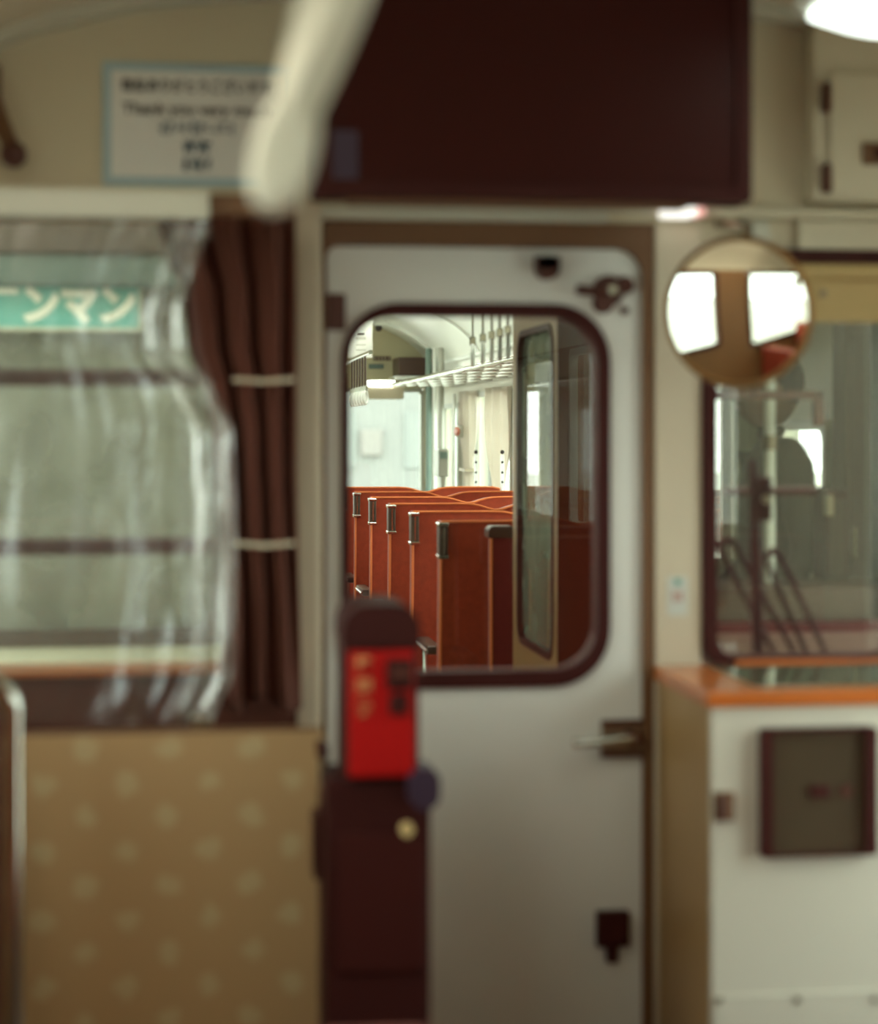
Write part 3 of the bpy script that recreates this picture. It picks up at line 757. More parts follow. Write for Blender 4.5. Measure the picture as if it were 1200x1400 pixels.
# ---- driver's desk
Yk0 = 3.737
a = at(975, 968, Yk0); X0 = a.x; zt0 = a.z; zt1 = at(1080, 944, Yk0).z
dk = thing('driver_desk', 'off-white driver desk with an orange wooden top below the right windscreen', 'desk', (X0, Yk0, 0))
obj('desk_front', bx(X0, XR-.02, Yk0+.012, Yk0+.03, 0.02, zt0, bev=.003), M_desk, dk)
obj('desk_side', bx(X0+.001, X0+.02, Yk0+.03, YW-.015, 0.02, zt0, bev=.002), M_sideshade, dk, False, 'left side panel with shade put into its tan colour')
obj('desk_top', bx(X0-.012, XR-.02, Yk0, YW-.02, zt0, zt1, bev=.005), M_wood, dk, False, 'varnished orange wooden top')
q0, q1 = at(1010, 940, Yk0+.06), at(1300, 918, Yk0+.2)
obj('desk_sheen', bx(X0+.10, XR-.06, Yk0+.06, YW-.06, zt1, zt1+.003), mat('green_sheen_tint', (96, 104, 80), .06, coat=.8, var=.15), dk, False, 'greenish reflection on the desk top, put in as a coloured sheet')  # greenish reflection on the wood, painted as a thin tinted sheet
# recessed box with panel
a, b = at(1039, 1172, Yk0), at(1197, 993, Yk0)
bxp = obj('inset_frame', ring_y(B(), rrect(a.x, b.x, a.z, b.z, .008), rrect(a.x+.022, b.x-.022, a.z+.006, b.z-.006, .004), Yk0-.012, Yk0+.014), M_rubber, dk, True, 'dark frame')
obj('inset_panel', bx(a.x+.02, b.x-.02, Yk0+.002, Yk0+.012, a.z+.005, b.z-.005), M_screeng, dk, False, 'dark olive inset panel')
q = at(1120, 1082, Yk0)
obj('panel_latch', bx(q.x-.02, q.x+.02, Yk0-.004, Yk0+.004, q.z-.012, q.z+.012, bev=.002), M_rubber, bxp)
obj('panel_key', disc_y(B(), (q.x+.055, q.z), .012, Yk0-.003, Yk0+.004, 14), M_dbrown, bxp)
a, b = at(976, 1123, Yk0), at(1004, 1083, Yk0)
hb = obj('desk_hinge', bx(a.x, b.x, Yk0-.006, Yk0+.013, a.z, b.z, bev=.005), M_frame, dk, False, 'brown hinge plate')
obj('hinge_barrel', tb([((a.x+b.x)/2-.006, Yk0-.008, a.z+.003), ((a.x+b.x)/2-.006, Yk0-.008, b.z-.003)], .008, 10), M_dbrown, hb, True)
zs = at(1080, 1360, Yk0).z
obj('kick_plate', bx(X0+.004, XR-.03, Yk0+.008, Yk0+.013, .02, zs, bev=.001), M_desk, dk)
for px in (985, 1092, 1196):
    q = at(px, 1368, Yk0); obj('screw', disc_y(B(), (q.x, q.z), .006, Yk0+.004, Yk0+.009, 10), M_steel, dk)
# ---- roller sun blind
a, b = at(1096, 440, YW-.01), at(1260, 366, YW-.01)
rb = thing('sun_blind', 'tan roller sun blind across the top of the right windscreen', 'sun blind', (a.x, YW-.01, a.z))
obj('blind_sheet', bx(a.x, b.x, YW-.012, YW-.004, a.z, b.z-.02), M_blind, rb)
obj('blind_hem', bx(a.x, b.x, YW-.016, YW-.002, a.z, a.z+.035, bev=.004), M_blind, rb)
obj('blind_roller', tb([(a.x-.01, YW-.02, b.z-.012), (b.x, YW-.02, b.z-.012)], .018, 14), M_blind, rb, True)
q = at(1122, 402, YW); obj('blind_stud', disc_y(B(), (q.x, q.z), .008, YW-.02, YW-.01, 12), M_steel, rb)
# ---- wipers outside the right windscreen
Yx = YW+.11
wp = thing('windscreen_wiper', 'black wiper with a tall upright blade and crossing arm outside the right windscreen', 'wiper', at(1038, 890, Yx))
p = lambda x, y, dy=0: at(x, y, Yx+dy)
obj('wiper_blade', tb([p(1028, 628), p(1031, 700), p(1036, 892)], [.008, .011, .016], 8), M_black, wp, True)
a, b = p(1033, 712), p(1052, 652)
obj('wiper_hub', bx(a.x, b.x, Yx-.02, Yx+.02, a.z, b.z, bev=.006), M_black, wp)
obj('hub_nut', disc_y(B(), (p(1044, 682).x, p(1044, 682).z), .011, Yx-.032, Yx-.02, 12), M_steel, wp)
obj('wiper_crossbar', tb([p(990, 672), p(1116, 671)], .009, 8), M_dbrown, wp, True)
for k, (q0, q1, q2, lab) in enumerate((((982, 742), (1000, 738), (1092, 915), 'left'), ((1046, 760), (1060, 752), (1134, 915), 'right'))):
    wq = thing('wiper_linkage', 'slanting pair of thin dark wiper rods, %s pair behind the right windscreen' % lab, 'wiper rods', p(*q2))
    obj('rod', tb([p(*q0, .03), p(q0[0]+6, q0[1]+18, .03), p(q2[0]-22, q2[1], .03)], .0065, 8), M_black, wq, True)
    obj('rod', tb([p(*q1, .03), p(q1[0]+8, q1[1]+12, .03), p(q2[0]+6, q2[1], .03)], .0065, 8), M_black, wq, True)
    obj('rod_joint', tb([p(*q0, .03), p(*q1, .03)], .008, 8), M_black, wq, True)
# ================================================================== OBJECTS: adjacent carriage
# ---- cab partition along the gangway
XP = 1.16
pw0, pw1 = atx(757, 600, XP).y, atx(708, 600, XP).y
zb, ztp = atx(735, 890, XP).z, atx(735, 446, XP).z
pz0 = atx(735, 893, XP).z
cp = sthing('wall_cab_partition', 'dark glossy cab partition with a narrow round-cornered window', 'partition', (XP, YA+.08, 0))
yp0, yp1 = YA+.09, atx(701, 600, XP).y
hole = rrect(pw0, pw1, pz0, ztp, .09, 8)
obj('partition_panel', swap(ring_y(B(), rrect(pw0-.06, yp1, 0.0, 2.15, .001, 8), hole, 0, .03), XP), M_tanp, cp)
obj('dark_panel', bx(XP-.001, XP+.03, yp0, pw0-.06, 0, 2.15), M_gloss, cp, False, 'dark glossy panel')
obj('window_seal', swap(ring_y(B(), hole, rrect(pw0+.02, pw1-.02, pz0+.02, ztp-.02, .07, 8), -.006, .036), XP), M_rubber, cp)
obj('window_pane', swap(prism_y(B(), rrect(pw0+.01, pw1-.01, pz0+.01, ztp-.01, .08, 8), .012, .016), XP), G_cab, cp)
# cab back wall with window
struct('wall_cab_back', wall_cells(B(), 'Y', yp1-.03, yp1, XP+.03, XR, 0, 2.2, [(1.4, 1.95, 1.0, 1.7)]), M_ext)
# ---- seats
SW = 0.98; SH0, SH1 = .30, 1.115
def topz(x):          # wavy top edge of a two-person backrest
    return SH1-.030*math.exp(-((x-.50)/.075)**2)-.05*max(0, (x-.90)/.08)**2*0.5
def make_seat(label):
    s = thing('train_seat', label, 'seat', (0, 0, 0), 'orange seats in rows in the adjacent carriage')
    n = 28
    pts = [(0, SH0), (SW, SH0)]+[(SW*(1-i/n), topz(SW*(1-i/n))) for i in range(n+1)]
    bm = prism_y(B(), pts, 0, .11)
    for v in bm.verts: v.co.y += (v.co.z-SH0)*-.06
    es = [e for e in bm.edges if abs((e.verts[0].co-e.verts[1].co).y) < .05 or (e.verts[0].co-e.verts[1].co).length < .2]
    o = obj('backrest', bm, M_orange, s, True)
    lean = lambda z: (z-SH0)*-.06
    tp = [(SW*i/n, lean(topz(SW*i/n))-.001, topz(SW*i/n)) for i in range(n+1)]
    obj('top_piping', tb(tp, .0055, 6), M_pipe, s, True, 'pale orange piping')
    obj('side_piping', tb([(0, lean(z), z) for z in (SH0, .6, .9, topz(0)-.0)], .006, 6), M_pipe, s, True)
    obj('seat_cushion', bx(0.01, SW-.01, .10, .55, .30, .45, bev=.03), M_orange, s, True)
    obj('seat_base', bx(.1, SW-.1, .08, .48, 0, .30, bev=.01), M_dbox, s)
    ar = obj('armrest', bx(-.035, .02, .10, .46, .60, .635, bev=.012), M_dbox, s, True, 'dark armrest')
    obj('arm_strut', tb([(-.005, .42, .61), (-.005, .40, .45), (.02, .36, .36)], .012, 8), M_chrome, ar, True)
    obj('arm_trim', tb([(-.037, .09, .618), (-.037, .40, .618)], .006, 6), M_chrome, ar, True)
    zt = SH1-.005; y = lean(zt)
    gr = obj('grip', bx(-.012, .022, y-.03, y+.05, zt-.128, zt, bev=.006), M_grip, s, False, 'dark grip with chrome ends')
    obj('grip_groove', bx(.002, .008, y-.034, y-.028, zt-.115, zt-.015), M_chrome, gr)
    for zz in (zt-.006, zt-.126):
        obj('grip_end', bx(-.015, .025, y-.034, y+.05, zz-.008, zz+.008, bev=.005), M_chrome, gr)
    return s
seat0 = make_seat('nearest full orange seat in the adjacent carriage, dark red in shade')
ROWS = [(600.4, 'front'), (562.9, 'second'), (535.2, 'third'), (509.4, 'fourth'), (486.4, 'fifth')]
XS = 0.968
PITCH = .9; Y0 = 7.34
names = ['nearest complete orange seat with a chrome-ended grip in the adjacent carriage', 'second orange seat from the gangway in the adjacent carriage',
         'third orange seat from the gangway in the adjacent carriage', 'fourth orange seat from the gangway in the adjacent carriage',
         'fifth orange seat from the gangway, grip at the window edge', 'sixth orange seat row, only its wavy top edge showing']
for i, nm in enumerate(names):
    s = seat0 if i == 0 else copy_tree(seat0)
    s.location = (XS, Y0+PITCH*i, 0); s['label'] = nm
# seat end panel right by the cab partition
q = at(672, 724, 6.95)
sp_ = thing('seat_end_panel', 'dark red padded seat end with a dark corner cap beside the cab partition', 'seat end', (q.x, 6.95, 0))
pp = rrect(q.x, q.x+.7, .25, q.z, (.001, .03, .03, .001))
obj('end_pad', prism_y(B(), pp, 6.95, 7.03), mat('dark_red_moquette', (118, 30, 26), .85, var=.2, scale=40, sheen=.2), sp_, True)
obj('corner_cap', prism_y(B(), rrect(q.x-.012, q.x+.08, q.z-.03, q.z+.012, (.004, .01, .02, .004)), 6.94, 7.04), M_dbox, sp_, True)
obj('end_piping', tb([(q.x-.002, 6.95, .25), (q.x-.002, 6.95, q.z-.03)], .006, 6), M_pipe, sp_, True)
obj('end_foot', bx(q.x+.05, q.x+.6, 6.96, 7.02, 0, .25), M_dbox, sp_)
sl_ = copy_tree(seat0); sl_.location = (1.06, .9, 0); sl_['label'] = 'orange seat of the near car seen only in the round mirror'; sl_['group'] = 'orange seats of the near car'
sl2 = copy_tree(seat0); sl2.location = (-.70, .85, 0); sl2['label'] = 'unseen orange seat on the left of the near car, added to shade the door'; sl2['group'] = 'orange seats of the near car'  # unseen seat, added to keep light off the lower door
ords0 = ['first', 'second', 'third', 'fourth', 'fifth', 'sixth']
for loc, sc, lab in (((-.70, 1.68, 0), (1, 1, .82), 'low unseen orange seat on the left of the near car, added to shade the door'),
        ((1.06, 1.65, 0), (1, 1, 1), 'unseen orange seat on the right of the near car, second row, added to shade the door'), ((1.06, 2.3, 0), (1, 1, 1), 'unseen orange seat on the right of the near car, row nearest the desk, added to shade the door')):
    t = copy_tree(seat0); t.location = loc; t.scale = sc; t['label'] = lab; t['group'] = 'orange seats of the near car'  # unseen seat rows added as blockers for light on the lower door
for i in range(6):
    s = copy_tree(seat0); s.location = (-.64, Y0+PITCH*i, 0); s['label'] = 'orange seat across the aisle left of the gangway window, %s from the gangway' % ords0[i]; s['group'] = 'orange seats across the aisle'
# ---- luggage rack
def make_rack(label):
    r = thing('luggage_rack', label, 'luggage rack', (0, 0, 0))
    ys = [7.2+.62*i for i in range(13)]
    for k in range(5):
        x = 1.60+.09*k
        for i in range(12):
            obj('rack_bar', tb([(x, ys[i]+.03, 1.80), (x, ys[i+1]-.03, 1.80)], .015, 8), M_alu, r, True)
    for y in ys:
        obj('rack_bracket', bx(1.57, XR-.003, y-.022, y+.022, 1.786, 1.797, bev=.002), M_rackg, r)
    obj('rack_front_rail', tb([(1.565, 7.15, 1.80), (1.565, 14.7, 1.80)], .014, 10), M_chrome, r, True)
    obj('rack_back_rail', bx(2.03, XR-.003, 7.15, 14.7, 1.785, 1.80), M_rackg, r)
    return r
rk = make_rack('white barred luggage rack along the right side of the adjacent carriage')
rk2 = copy_tree(rk); rk2.scale = (-1, 1, 1); rk2.location = (2*XC, 0, 0); rk2['label'] = 'white barred luggage rack along the left side of the adjacent carriage'
# ---- hanging straps
def make_strap(label, mb=None):
    s = thing('hanging_strap', label, 'strap', (0, 0, 0), 'strap handles in the adjacent carriage')
    obj('belt', bx(-.012, .012, -.004, .004, -.22, 0, bev=.001), mb or M_rackg, s)
    obj('clamp', bx(-.018, .018, -.012, .012, -.245, -.205, bev=.005), M_chrome, s)
    obj('ring', tb([(.045*math.sin(2*math.pi*i/20), 0, -.285+.045*math.cos(2*math.pi*i/20)) for i in range(21)], .008, 6, False), M_rackw, s, True)
    return s
s0 = make_strap('strap')
XST = 1.10
for y0_, y1_, z_, lab in ((6.9, 8.5, 1.985, 'chrome strap rail above the near end of the luggage rack'), (11.4, 14.2, 1.91, 'distant chrome strap rail at the left edge of the gangway window')):
    tag(obj('overhead_rail', tb([(XST, y0_, z_), (XST, y1_, z_)], .014, 10), M_chrome, None, True), lab, 'rail')
near_px = (646, 660, 672, 683, 694)
ords = ['first', 'second', 'third', 'fourth', 'fifth', 'sixth']
for i, px in enumerate(near_px):
    t = s0 if i == 0 else copy_tree(s0)
    t.location = (XST, atx(px, 500, XST).y, 1.985); t.scale = (1, 1, .86); t.rotation_euler = (0, 0, 1.4)
    t['label'] = 'pale strap handle by the luggage rack, %s from the left' % ords[i]; t['group'] = 'strap handles near the luggage rack'
s1 = make_strap('strap', M_dbox)
for i in range(6):
    t = s1 if i == 0 else copy_tree(s1)
    t.location = (XST, atx(481+i*3.7, 500, XST).y, 1.91); t.scale = (1, 1, .9); t.rotation_euler = (0, 0, 1.2)
    t['label'] = 'tiny distant brown-belted strap handle, %s from the left' % ords[i]; t['group'] = 'distant strap handles'
# ---- far end fittings
Yz = 15.55
def fb(name, p0, p1, Y, t, m, label, cat, bev=.004):
    a, b = at(*p0, Y), at(*p1, Y)
    o = thing(name, label, cat, ((a.x+b.x)/2, Y, a.z))
    return o, a, b
o, a, b = fb('equipment_box', (545, 513), (593, 478), Yz, .3, None, 'dark brown equipment box high at the far end of the adjacent carriage', 'box')
obj('box_body', bx(a.x, min(b.x, 1.96), Yz, YE-.01, a.z, b.z-.06, bev=.01), M_dbox, o)
obj('box_seam', bx(a.x+.06, b.x-.02, Yz-.004, Yz, (a.z+b.z)/2-.004, (a.z+b.z)/2+.004), M_equip, o)
obj('box_ledge', bx(a.x-.03, b.x-.05, Yz-.02, YE-.01, a.z-.03, a.z-.005, bev=.004), M_rackw, o)
o, a, b = fb('blind_box', (486, 545), (552, 529), Yz, .3, None, 'beige blind box over the bright far end window', 'blind box')
obj('box_shell', bx(a.x, b.x, Yz, YE-.01, a.z, b.z, bev=.006), M_beigeb, o)
obj('box_lip', bx(a.x+.01, b.x-.01, Yz-.01, Yz+.02, a.z-.004, a.z+.02, bev=.003), M_beigeb, o)
o, a, b = fb('light_strip', (502, 528), (540, 521), Yz, .3, None, 'bright white strip light above the beige blind box', 'light')
obj('strip_body', bx(a.x, b.x, Yz+.01, Yz+.06, a.z, b.z+.01, bev=.004), M_rackg, o)
obj('strip_tube', bx(a.x+.005, b.x-.005, Yz-.01, Yz+.01, a.z, b.z, bev=.006), M_lampf, o, False, 'glowing tube')
o, a, b = fb('hanging_poster', (474, 489), (509, 438), 13.6, .3, None, 'white paper poster hanging from the ceiling of the adjacent carriage', 'poster')
obj('poster_sheet', bx(a.x, b.x, 13.6, 13.606, a.z, b.z), M_signw, o)
q0, q1 = at(488, 458, 13.6), at(498, 455, 13.6); obj('poster_heading', bx(q0.x, q1.x, 13.597, 13.6, q0.z, q1.z), M_ink, o)
for py in (462, 464, 472, 479):
    q0, q1 = at(486, py, 13.6), at(500, py-1, 13.6); obj('poster_line', bx(q0.x, q1.x, 13.598, 13.6, q0.z, q1.z), M_rackg, o)
obj('poster_clip', bx((a.x+b.x)/2-.02, (a.x+b.x)/2+.02, 13.59, 13.62, b.z-.02, b.z+.04), M_rackg, o)
o, a, b = fb('name_plate', (510, 493), (534, 487), YE, .01, None, 'brown number plate on the cream far bulkhead', 'plate')
obj('plate', bx(a.x, b.x, YE-.012, YE-.001, a.z, b.z), M_dbox, o)
for i in range(5): 
    x = a.x+(b.x-a.x)*(i+.5)/5; obj('plate_mark', bx(x-.004, x+.004, YE-.015, YE-.012, a.z+.005, b.z-.005), M_beigeb, o)
o, a, b = fb('label_plate', (504, 504), (524, 498), YE, .01, None, 'grey-blue label plate under the brown number plate', 'plate')
obj('plate', bx(a.x, b.x, YE-.012, YE-.001, a.z, b.z), M_gteal, o)
obj('plate_rim', ring_y(B(), rrect(a.x, b.x, a.z, b.z, .002), rrect(a.x+.006, b.x-.006, a.z+.006, b.z-.006, .002), YE-.016, YE-.012), M_inkb, o)
o, a, b = fb('ceiling_camera', (514, 452), (521, 445), 15.2, .1, None, 'small dark dome on the ceiling at the far end', 'camera')
bmk = B(); bmesh.ops.create_uvsphere(bmk, u_segments=14, v_segments=8, radius=.028, matrix=Matrix.Translation(((a.x+b.x)/2, 15.2, a.z+.02)))
obj('dome', bmk, M_hair, o, True)
obj('dome_base', bx(a.x-.02, b.x+.02, 15.15, 15.25, b.z, b.z+.09, bev=.004), M_intc, o)
# ceiling ribs
for k, Yr_ in enumerate((10.4, 13.2, 15.3)):
    tag(obj('trim_%d' % (20+k), arch_strip(Yr_, Yr_+.06, .025, drop=.022), M_rackw, None, True), kind='structure')
    # cove between wall and ceiling
tag(obj('trim_23', tb([(XR-.03, 7, 1.98), (XR-.03, 15.9, 1.98)], .018, 8), M_rackw, None, True), kind='structure')
# ---- ceiling lamps of the adjacent carriage
def far_lamp(x, y0, y1, lab):
    t = thing('fluorescent_lamp', lab, 'ceiling lamp', (x, y0, arch(x)), 'fluorescent lamps on the adjacent ceiling')
    z = arch(x)
    obj('lamp_base', bx(x-.06, x+.06, y0, y1, z-.03, z+.02, bev=.006), M_intc, t)
    obj('lamp_tube', tb([(x, y0+.02, z-.055), (x, y1-.02, z-.055)], .022, 10), M_lampf, t, True)
    for y in (y0+.02, y1-.02): obj('lamp_socket', bx(x-.02, x+.02, y-.015, y+.015, z-.08, z-.02), M_rackw, t)
for i, y in enumerate((7.0, 9.0, 11.0, 13.0)):
    far_lamp(XC+.55, y, y+1.3, 'fluorescent lamp on the right of the adjacent ceiling, %s from the gangway' % ords[i])
    far_lamp(XC-.55, y, y+1.3, 'fluorescent lamp on the left of the adjacent ceiling, %s from the gangway' % ords[i])
# ---- curtains, posts and doorway along the right wall
def wall_curtain(y0, y1, pinch, label, amp=.03, zt=1.73, zb_=.85, side=1):
    X = XR-.06 if side > 0 else XL+.06
    def fn(u, v):
        k = 1-.55*math.exp(-((v-pinch)/.22)**2)
        y = (y0+y1)/2+(u-.5)*(y1-y0)*k+.03*math.sin(5*v)
        return Vector((X+amp*math.sin(u*26+2*v)*k+.012*math.sin(u*11), y, zt-(zt-zb_)*v))
    o = solid(obj('window_curtain', grid(fn, 40, 24), M_curc, None, True), .004)
    tag(o, label, 'curtain')
    tz = zt-(zt-zb_)*pinch; ym = (y0+y1)/2+.03*math.sin(5*pinch)
    obj('curtain_tie', bx(X-.045, X+.045, ym-(y1-y0)*.25, ym+(y1-y0)*.25, tz-.012, tz+.012, bev=.004), M_beigeb, o)
wall_curtain(13.3, 13.85, .62, 'cream tied curtain nearest the far doorway on the right')
wall_curtain(11.95, 12.65, .75, 'cream tied curtain beside the cab partition edge')
wall_curtain(10.3, 10.9, .7, 'cream tied curtain hidden behind the cab partition')
for k, y in enumerate((8.7, 10.4, 12.1, 13.8)):
    wall_curtain(y-.25, y+.25, .7, 'cream curtain on the left wall, %s from the gangway' % ords[k], side=-1)
for k, px in enumerate((651, 687)):
    q0, q1 = atx(px, 664, XR-.13), atx(px, 622, XR-.13)
    t = thing('curtain_strip', ('pale fastening strip with dark studs beside the far curtain', 'pale fastening strip with dark studs beside the nearer curtain')[k], 'strip', q0)
    obj('strip', bx(XR-.14, XR-.125, q0.y-.03, q0.y+.03, .85, q1.z, bev=.003), M_rackw, t)
    obj('strip_backing', bx(XR-.126, XR-.001, q0.y-.012, q0.y+.012, .85, .93), M_rackw, t)
    for py in (618, 632, 646, 659):
        q = atx(px, py, XR-.14); bmk = B(); bmesh.ops.create_uvsphere(bmk, u_segments=8, v_segments=6, radius=.013 if py == 618 else .008, matrix=Matrix.Translation((XR-.142, q.y, q.z)))
        obj('stud', bmk, M_hair, t, True)
for k, (px, m, wd, lab) in enumerate(((586, M_gteal, .05, 'grey-teal post at the edge of the bright far end window'), (594, M_rackw, .03, 'slim white pole right of the grey-teal post'), (603, M_gpost, .045, 'grey post left of the far doorway window'), (621, M_rackw, .03, 'white pole right of the far doorway window'))):
    Y = 15.3-.3*k; q = at(px, 600, Y)
    t = thing('grab_pole', lab, 'pole', (q.x, Y, 0))
    obj('pole_tube', tb([(q.x, Y, .0), (q.x, Y, 1.0), (q.x, Y, 1.73 if k == 3 else arch(q.x)-.01)], wd/2, 12), m, t, True)
    f_ = obj('pole_flange', disc_y(B(), (0, 0), wd*.9, 0, .02), m, t); f_.matrix_parent_inverse = Matrix.Identity(4)
    f_.rotation_euler = (math.pi/2, 0, 0); f_.location = (0, 0, .02)
q0, q1 = at(599, 652, 14.4), at(613, 614, 14.4)
t = thing('fare_box', 'grey fare box by the far doorway', 'fare box', (q0.x, 14.4, 0))
obj('box_body', bx(q0.x, q1.x, 14.4, 14.6, q0.z, q1.z, bev=.01), M_gpost, t)
obj('box_hopper', bx(q0.x+.01, q1.x-.01, 14.38, 14.4, q1.z-.07, q1.z-.02, bev=.004), M_gteal, t)
obj('box_stand', bx(q0.x+.02, q1.x-.02, 14.42, 14.56, 0, q0.z, bev=.006), M_gpost, t)
q = atx(624.5, 590, XR-.14)
t = thing('door_lamp', 'round dull red lamp on the wall left of the far curtain', 'lamp', q)
def dome_x(r):
    bm = B(); bmesh.ops.create_uvsphere(bm, u_segments=16, v_segments=10, radius=r, matrix=Matrix.Translation(q) @ Matrix.Diagonal((.5, 3.2, 1, 1)))
    return bm
obj('lamp_lens', dome_x(.034), M_redl, t, True)
obj('lamp_base', bx(XR-.14, XR-.10, q.y-.05, q.y+.03, q.z-.045, q.z+.045, bev=.01), M_gpost, t)
# ---- adjacent cab fittings (right)
a, b = at(975, 546, YA+.1), at(1126, 534, YA+.1)
sa = thing('dark_sash', 'thin dark sash frame in the adjacent cab seen through the windscreen', 'sash', (a.x, YA+.1, a.z))
obj('sash_top', bx(XP+.03, b.x, YA+.1, YA+.13, a.z, b.z, bev=.003), M_dbrown, sa)
a2, b2 = at(1114, 660, YA+.1), at(1127, 534, YA+.1)
obj('sash_side', bx(a2.x, b2.x, YA+.1, YA+.13, at(1120, 582, YA+.1).z, b2.z, bev=.003), M_dbrown, sa)
for k, (x0, x1, y0, y1, Y, m, lab) in enumerate(((1156, 1192, 800, 440, 5.35, M_equip, 'tall brown equipment cabinet in the adjacent cab'),
        (1128, 1160, 905, 668, 5.25, M_black, 'dark control box in the adjacent cab below the bright window'))):
    a, b = at(x0, y0, Y), at(x1, y1, Y)
    t = thing('cab_equipment', lab, 'equipment', (a.x, Y, 0))
    obj('equipment_body', bx(a.x, b.x, Y, Y+.12, 0, b.z, bev=.006), m, t)
    obj('equipment_door', bx(a.x+.012, b.x-.012, Y-.008, Y, a.z+.02, b.z-.03, bev=.003), M_dbox, t)
    obj('equipment_handle', bx(a.x+.016, a.x+.026, Y-.02, Y-.008, a.z+.08, a.z+.16, bev=.003), M_beigeb, t)
q = at(1136, 690, 5.2)
t = thing('gauge', 'small pale upright gauge on the dark control box', 'gauge', (q.x, 5.2, q.z))
obj('gauge_body', bx(q.x-.008, q.x+.008, 5.2, 5.24, q.z-.03, q.z+.03, bev=.003), M_beigeb, t)
obj('gauge_cap', bx(q.x-.009, q.x+.009, 5.195, 5.24, q.z+.026, q.z+.036, bev=.002), M_dbrown, t)
q = at(1052, 560, YA+.25)
gp = thing('grab_pole', 'pale upright pole in the adjacent cab behind the windscreen', 'pole', (q.x, YA+.25, 0))
obj('pole_tube', tb([(q.x, YA+.25, 0), (q.x, YA+.25, 1), (q.x, YA+.25, 2.1)], .016, 12), M_rackw, gp, True)
obj('pole_collar', tb([(q.x, YA+.25, 1.40), (q.x, YA+.25, 1.44)], .022, 12), M_steel, gp, True)
struct('wall_cab_desk', bx(XP+.04, XR-.01, YA+.09, YA+.4, 0, 1.04, bev=.01), M_equip)
struct('wall_front_skirt', bx(1.12, XR+.08, YA-.02, YA-.001, -.1, .93, bev=.004), M_equip)
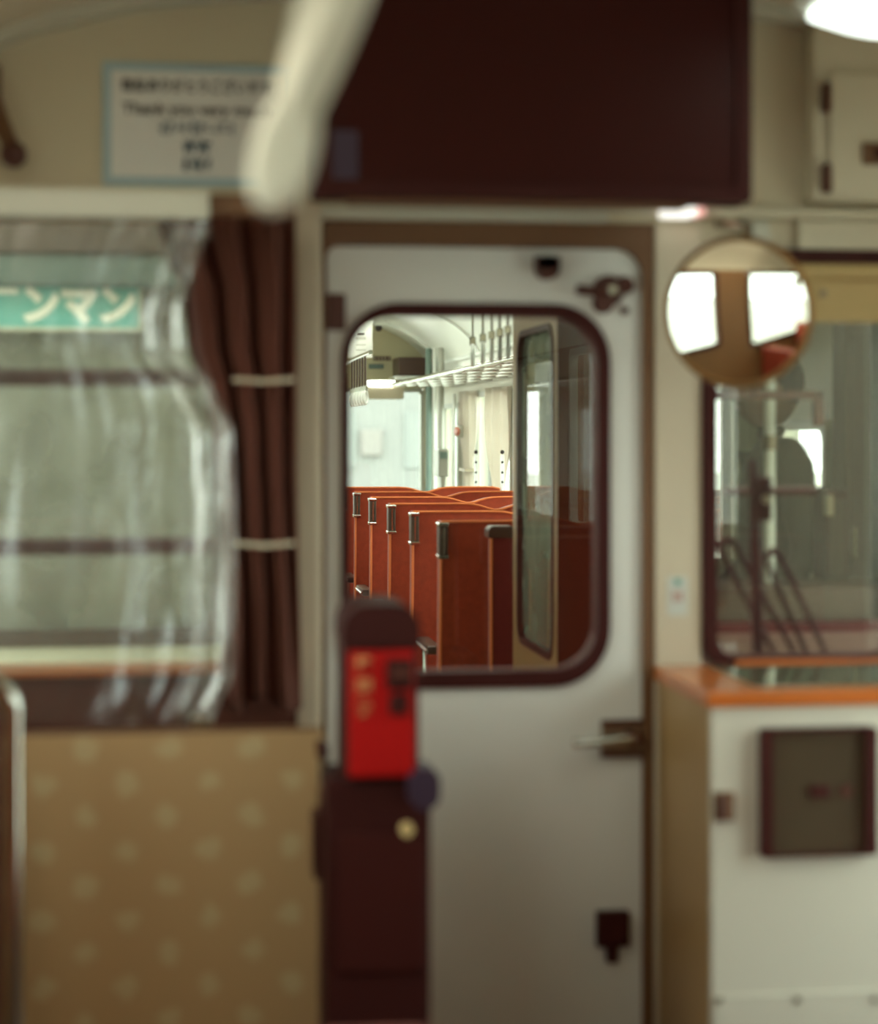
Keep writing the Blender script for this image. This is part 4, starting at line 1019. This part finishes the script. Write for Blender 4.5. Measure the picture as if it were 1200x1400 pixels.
# ---- person in the adjacent cab, side view
def person(loc):
    root = thing('person', 'person in a grey uniform and cap standing in the adjacent cab, seen from the side', 'person', loc)
    J = {'pel': (0, 0, .93, .13, .15), 'wst': (.0, 0, 1.05, .115, .14), 'chs': (.01, 0, 1.24, .125, .16), 'shl': (.015, 0, 1.36, .10, .15), 'nck': (-.005, 0, 1.44, .05, .05), 'hdb': (-.02, 0, 1.50, .055, .055)}
    verts, edges, rad = [], [], []
    idx = {}
    def add(n, p, r, parent=None):
        idx[n] = len(verts); verts.append(p); rad.append(r if isinstance(r, tuple) else (r, r))
        if parent: edges.append((idx[parent], idx[n]))
    add('pel', (0, 0, .93), (.12, .15)); add('wst', (0, 0, 1.06), (.11, .14), 'pel'); add('chs', (.01, 0, 1.24), (.12, .16), 'wst')
    add('up', (.015, 0, 1.345), (.09, .12), 'chs'); add('nck', (0, 0, 1.425), (.05, .05), 'up'); add('hd0', (-.01, 0, 1.475), (.05, .05), 'nck')
    for s, sy in (('l', 1), ('r', -1)):
        add('sh'+s, (.015, sy*.17, 1.34), .062, 'up'); add('el'+s, (.03, sy*.235, 1.07), .045, 'sh'+s)
        add('wr'+s, (-.14, sy*.2, .93), .03, 'el'+s); add('pm'+s, (-.21, sy*.19, .925), (.022, .034), 'wr'+s)
        for f in range(4):
            y = sy*.19+(f-1.5)*.018
            add('f%d%s' % (f, s), (-.25, y, .918), .008, 'pm'+s); add('g%d%s' % (f, s), (-.28, y, .895-.002*f), .0075, 'f%d%s' % (f, s))
        add('t'+s, (-.20, sy*.15, .915), .010, 'wr'+s); add('u'+s, (-.235, sy*.14, .905), .008, 't'+s)
        add('hp'+s, (0, sy*.09, .86), .088, 'pel'); add('kn'+s, (-.01, sy*.1, .48), .058, 'hp'+s); add('an'+s, (.01, sy*.1, .09), .042, 'kn'+s)
        add('to'+s, (-.13, sy*.11, .035), .035, 'an'+s)
    me = bpy.data.meshes.new('body'); me.from_pydata(verts, edges, [])
    o = bpy.data.objects.new('body', me); COL.objects.link(o)
    o.modifiers.new('skin', 'SKIN'); sv = me.skin_vertices[0].data
    for i, r in enumerate(rad): sv[i].radius = r
    sv[0].use_root = True
    sb = o.modifiers.new('sub', 'SUBSURF'); sb.levels = 2; sb.render_levels = 2
    me.materials.append(M_unif); o.parent = root
    def sphere(name, c, r, sc, m, par=root):
        bm = B(); bmesh.ops.create_uvsphere(bm, u_segments=24, v_segments=16, radius=r, matrix=Matrix.Translation(c) @ Matrix.Diagonal((*sc, 1)))
        ob = obj(name, bm, m, None, True); ob.parent = par; return ob
    hd = sphere('head', (-.02, 0, 1.575), .1, (1, .78, 1.18), M_skin)
    sphere('nose', (-.122, 0, 1.565), .016, (1.1, .8, 1.4), M_skin, hd)
    sphere('mouth', (-.108, 0, 1.52), .018, (.5, 1.2, .35), M_pinkp, hd)
    for sy in (-1, 1):
        sphere('ear', (-.01, sy*.08, 1.57), .024, (.7, .35, 1.2), M_skin, hd)
        sphere('eye', (-.106, sy*.032, 1.59), .010, (.6, 1, .7), M_hair, hd)
    sphere('hair', (-.002, 0, 1.60), .1, (.98, .82, 1.05), M_hair)
    bm = B(); disc_y(bm, (0, 0), .088, 0, .05, 24, .096)
    cpn = obj('cap', bm, M_unif, None, True); cpn.parent = root; cpn.rotation_euler = (math.pi/2, 0, 0); cpn.location = (-.01, 0, 1.66)
    return root
pq = at(1056, 600, 5.75)
person((min(pq.x, XR-.2), 5.75, 0))
# ---- pale building beyond the far window
bd = thing('distant_building', 'pale overexposed building beyond the bright far end window', 'building', (6, 45, -1.1))
obj('building_wall', bx(-3, 14, 45, 52, -1.1, 14), M_build, bd)
for i in range(4):
    for j in range(3):
        x = 2.9+i*2.2; z = .6+j*2.6
        wn = obj('building_window', bx(x, x+1.1, 44.96, 45.02, z, z+1.3, bev=.02), M_bwin, bd)
obj('building_sign', bx(4.1, 4.6, 44.85, 45, .9, 1.5, bev=.05), M_pink, bd, False, 'faint pink sign')
for o in bpy.data.objects:
    if o.parent is None and o.get('kind') == 'structure' and o.type == 'EMPTY' and not o.get('label'):
        o['label'] = 'side window of the carriage with a rounded frame'; o['category'] = 'window'; o['group'] = 'side windows'
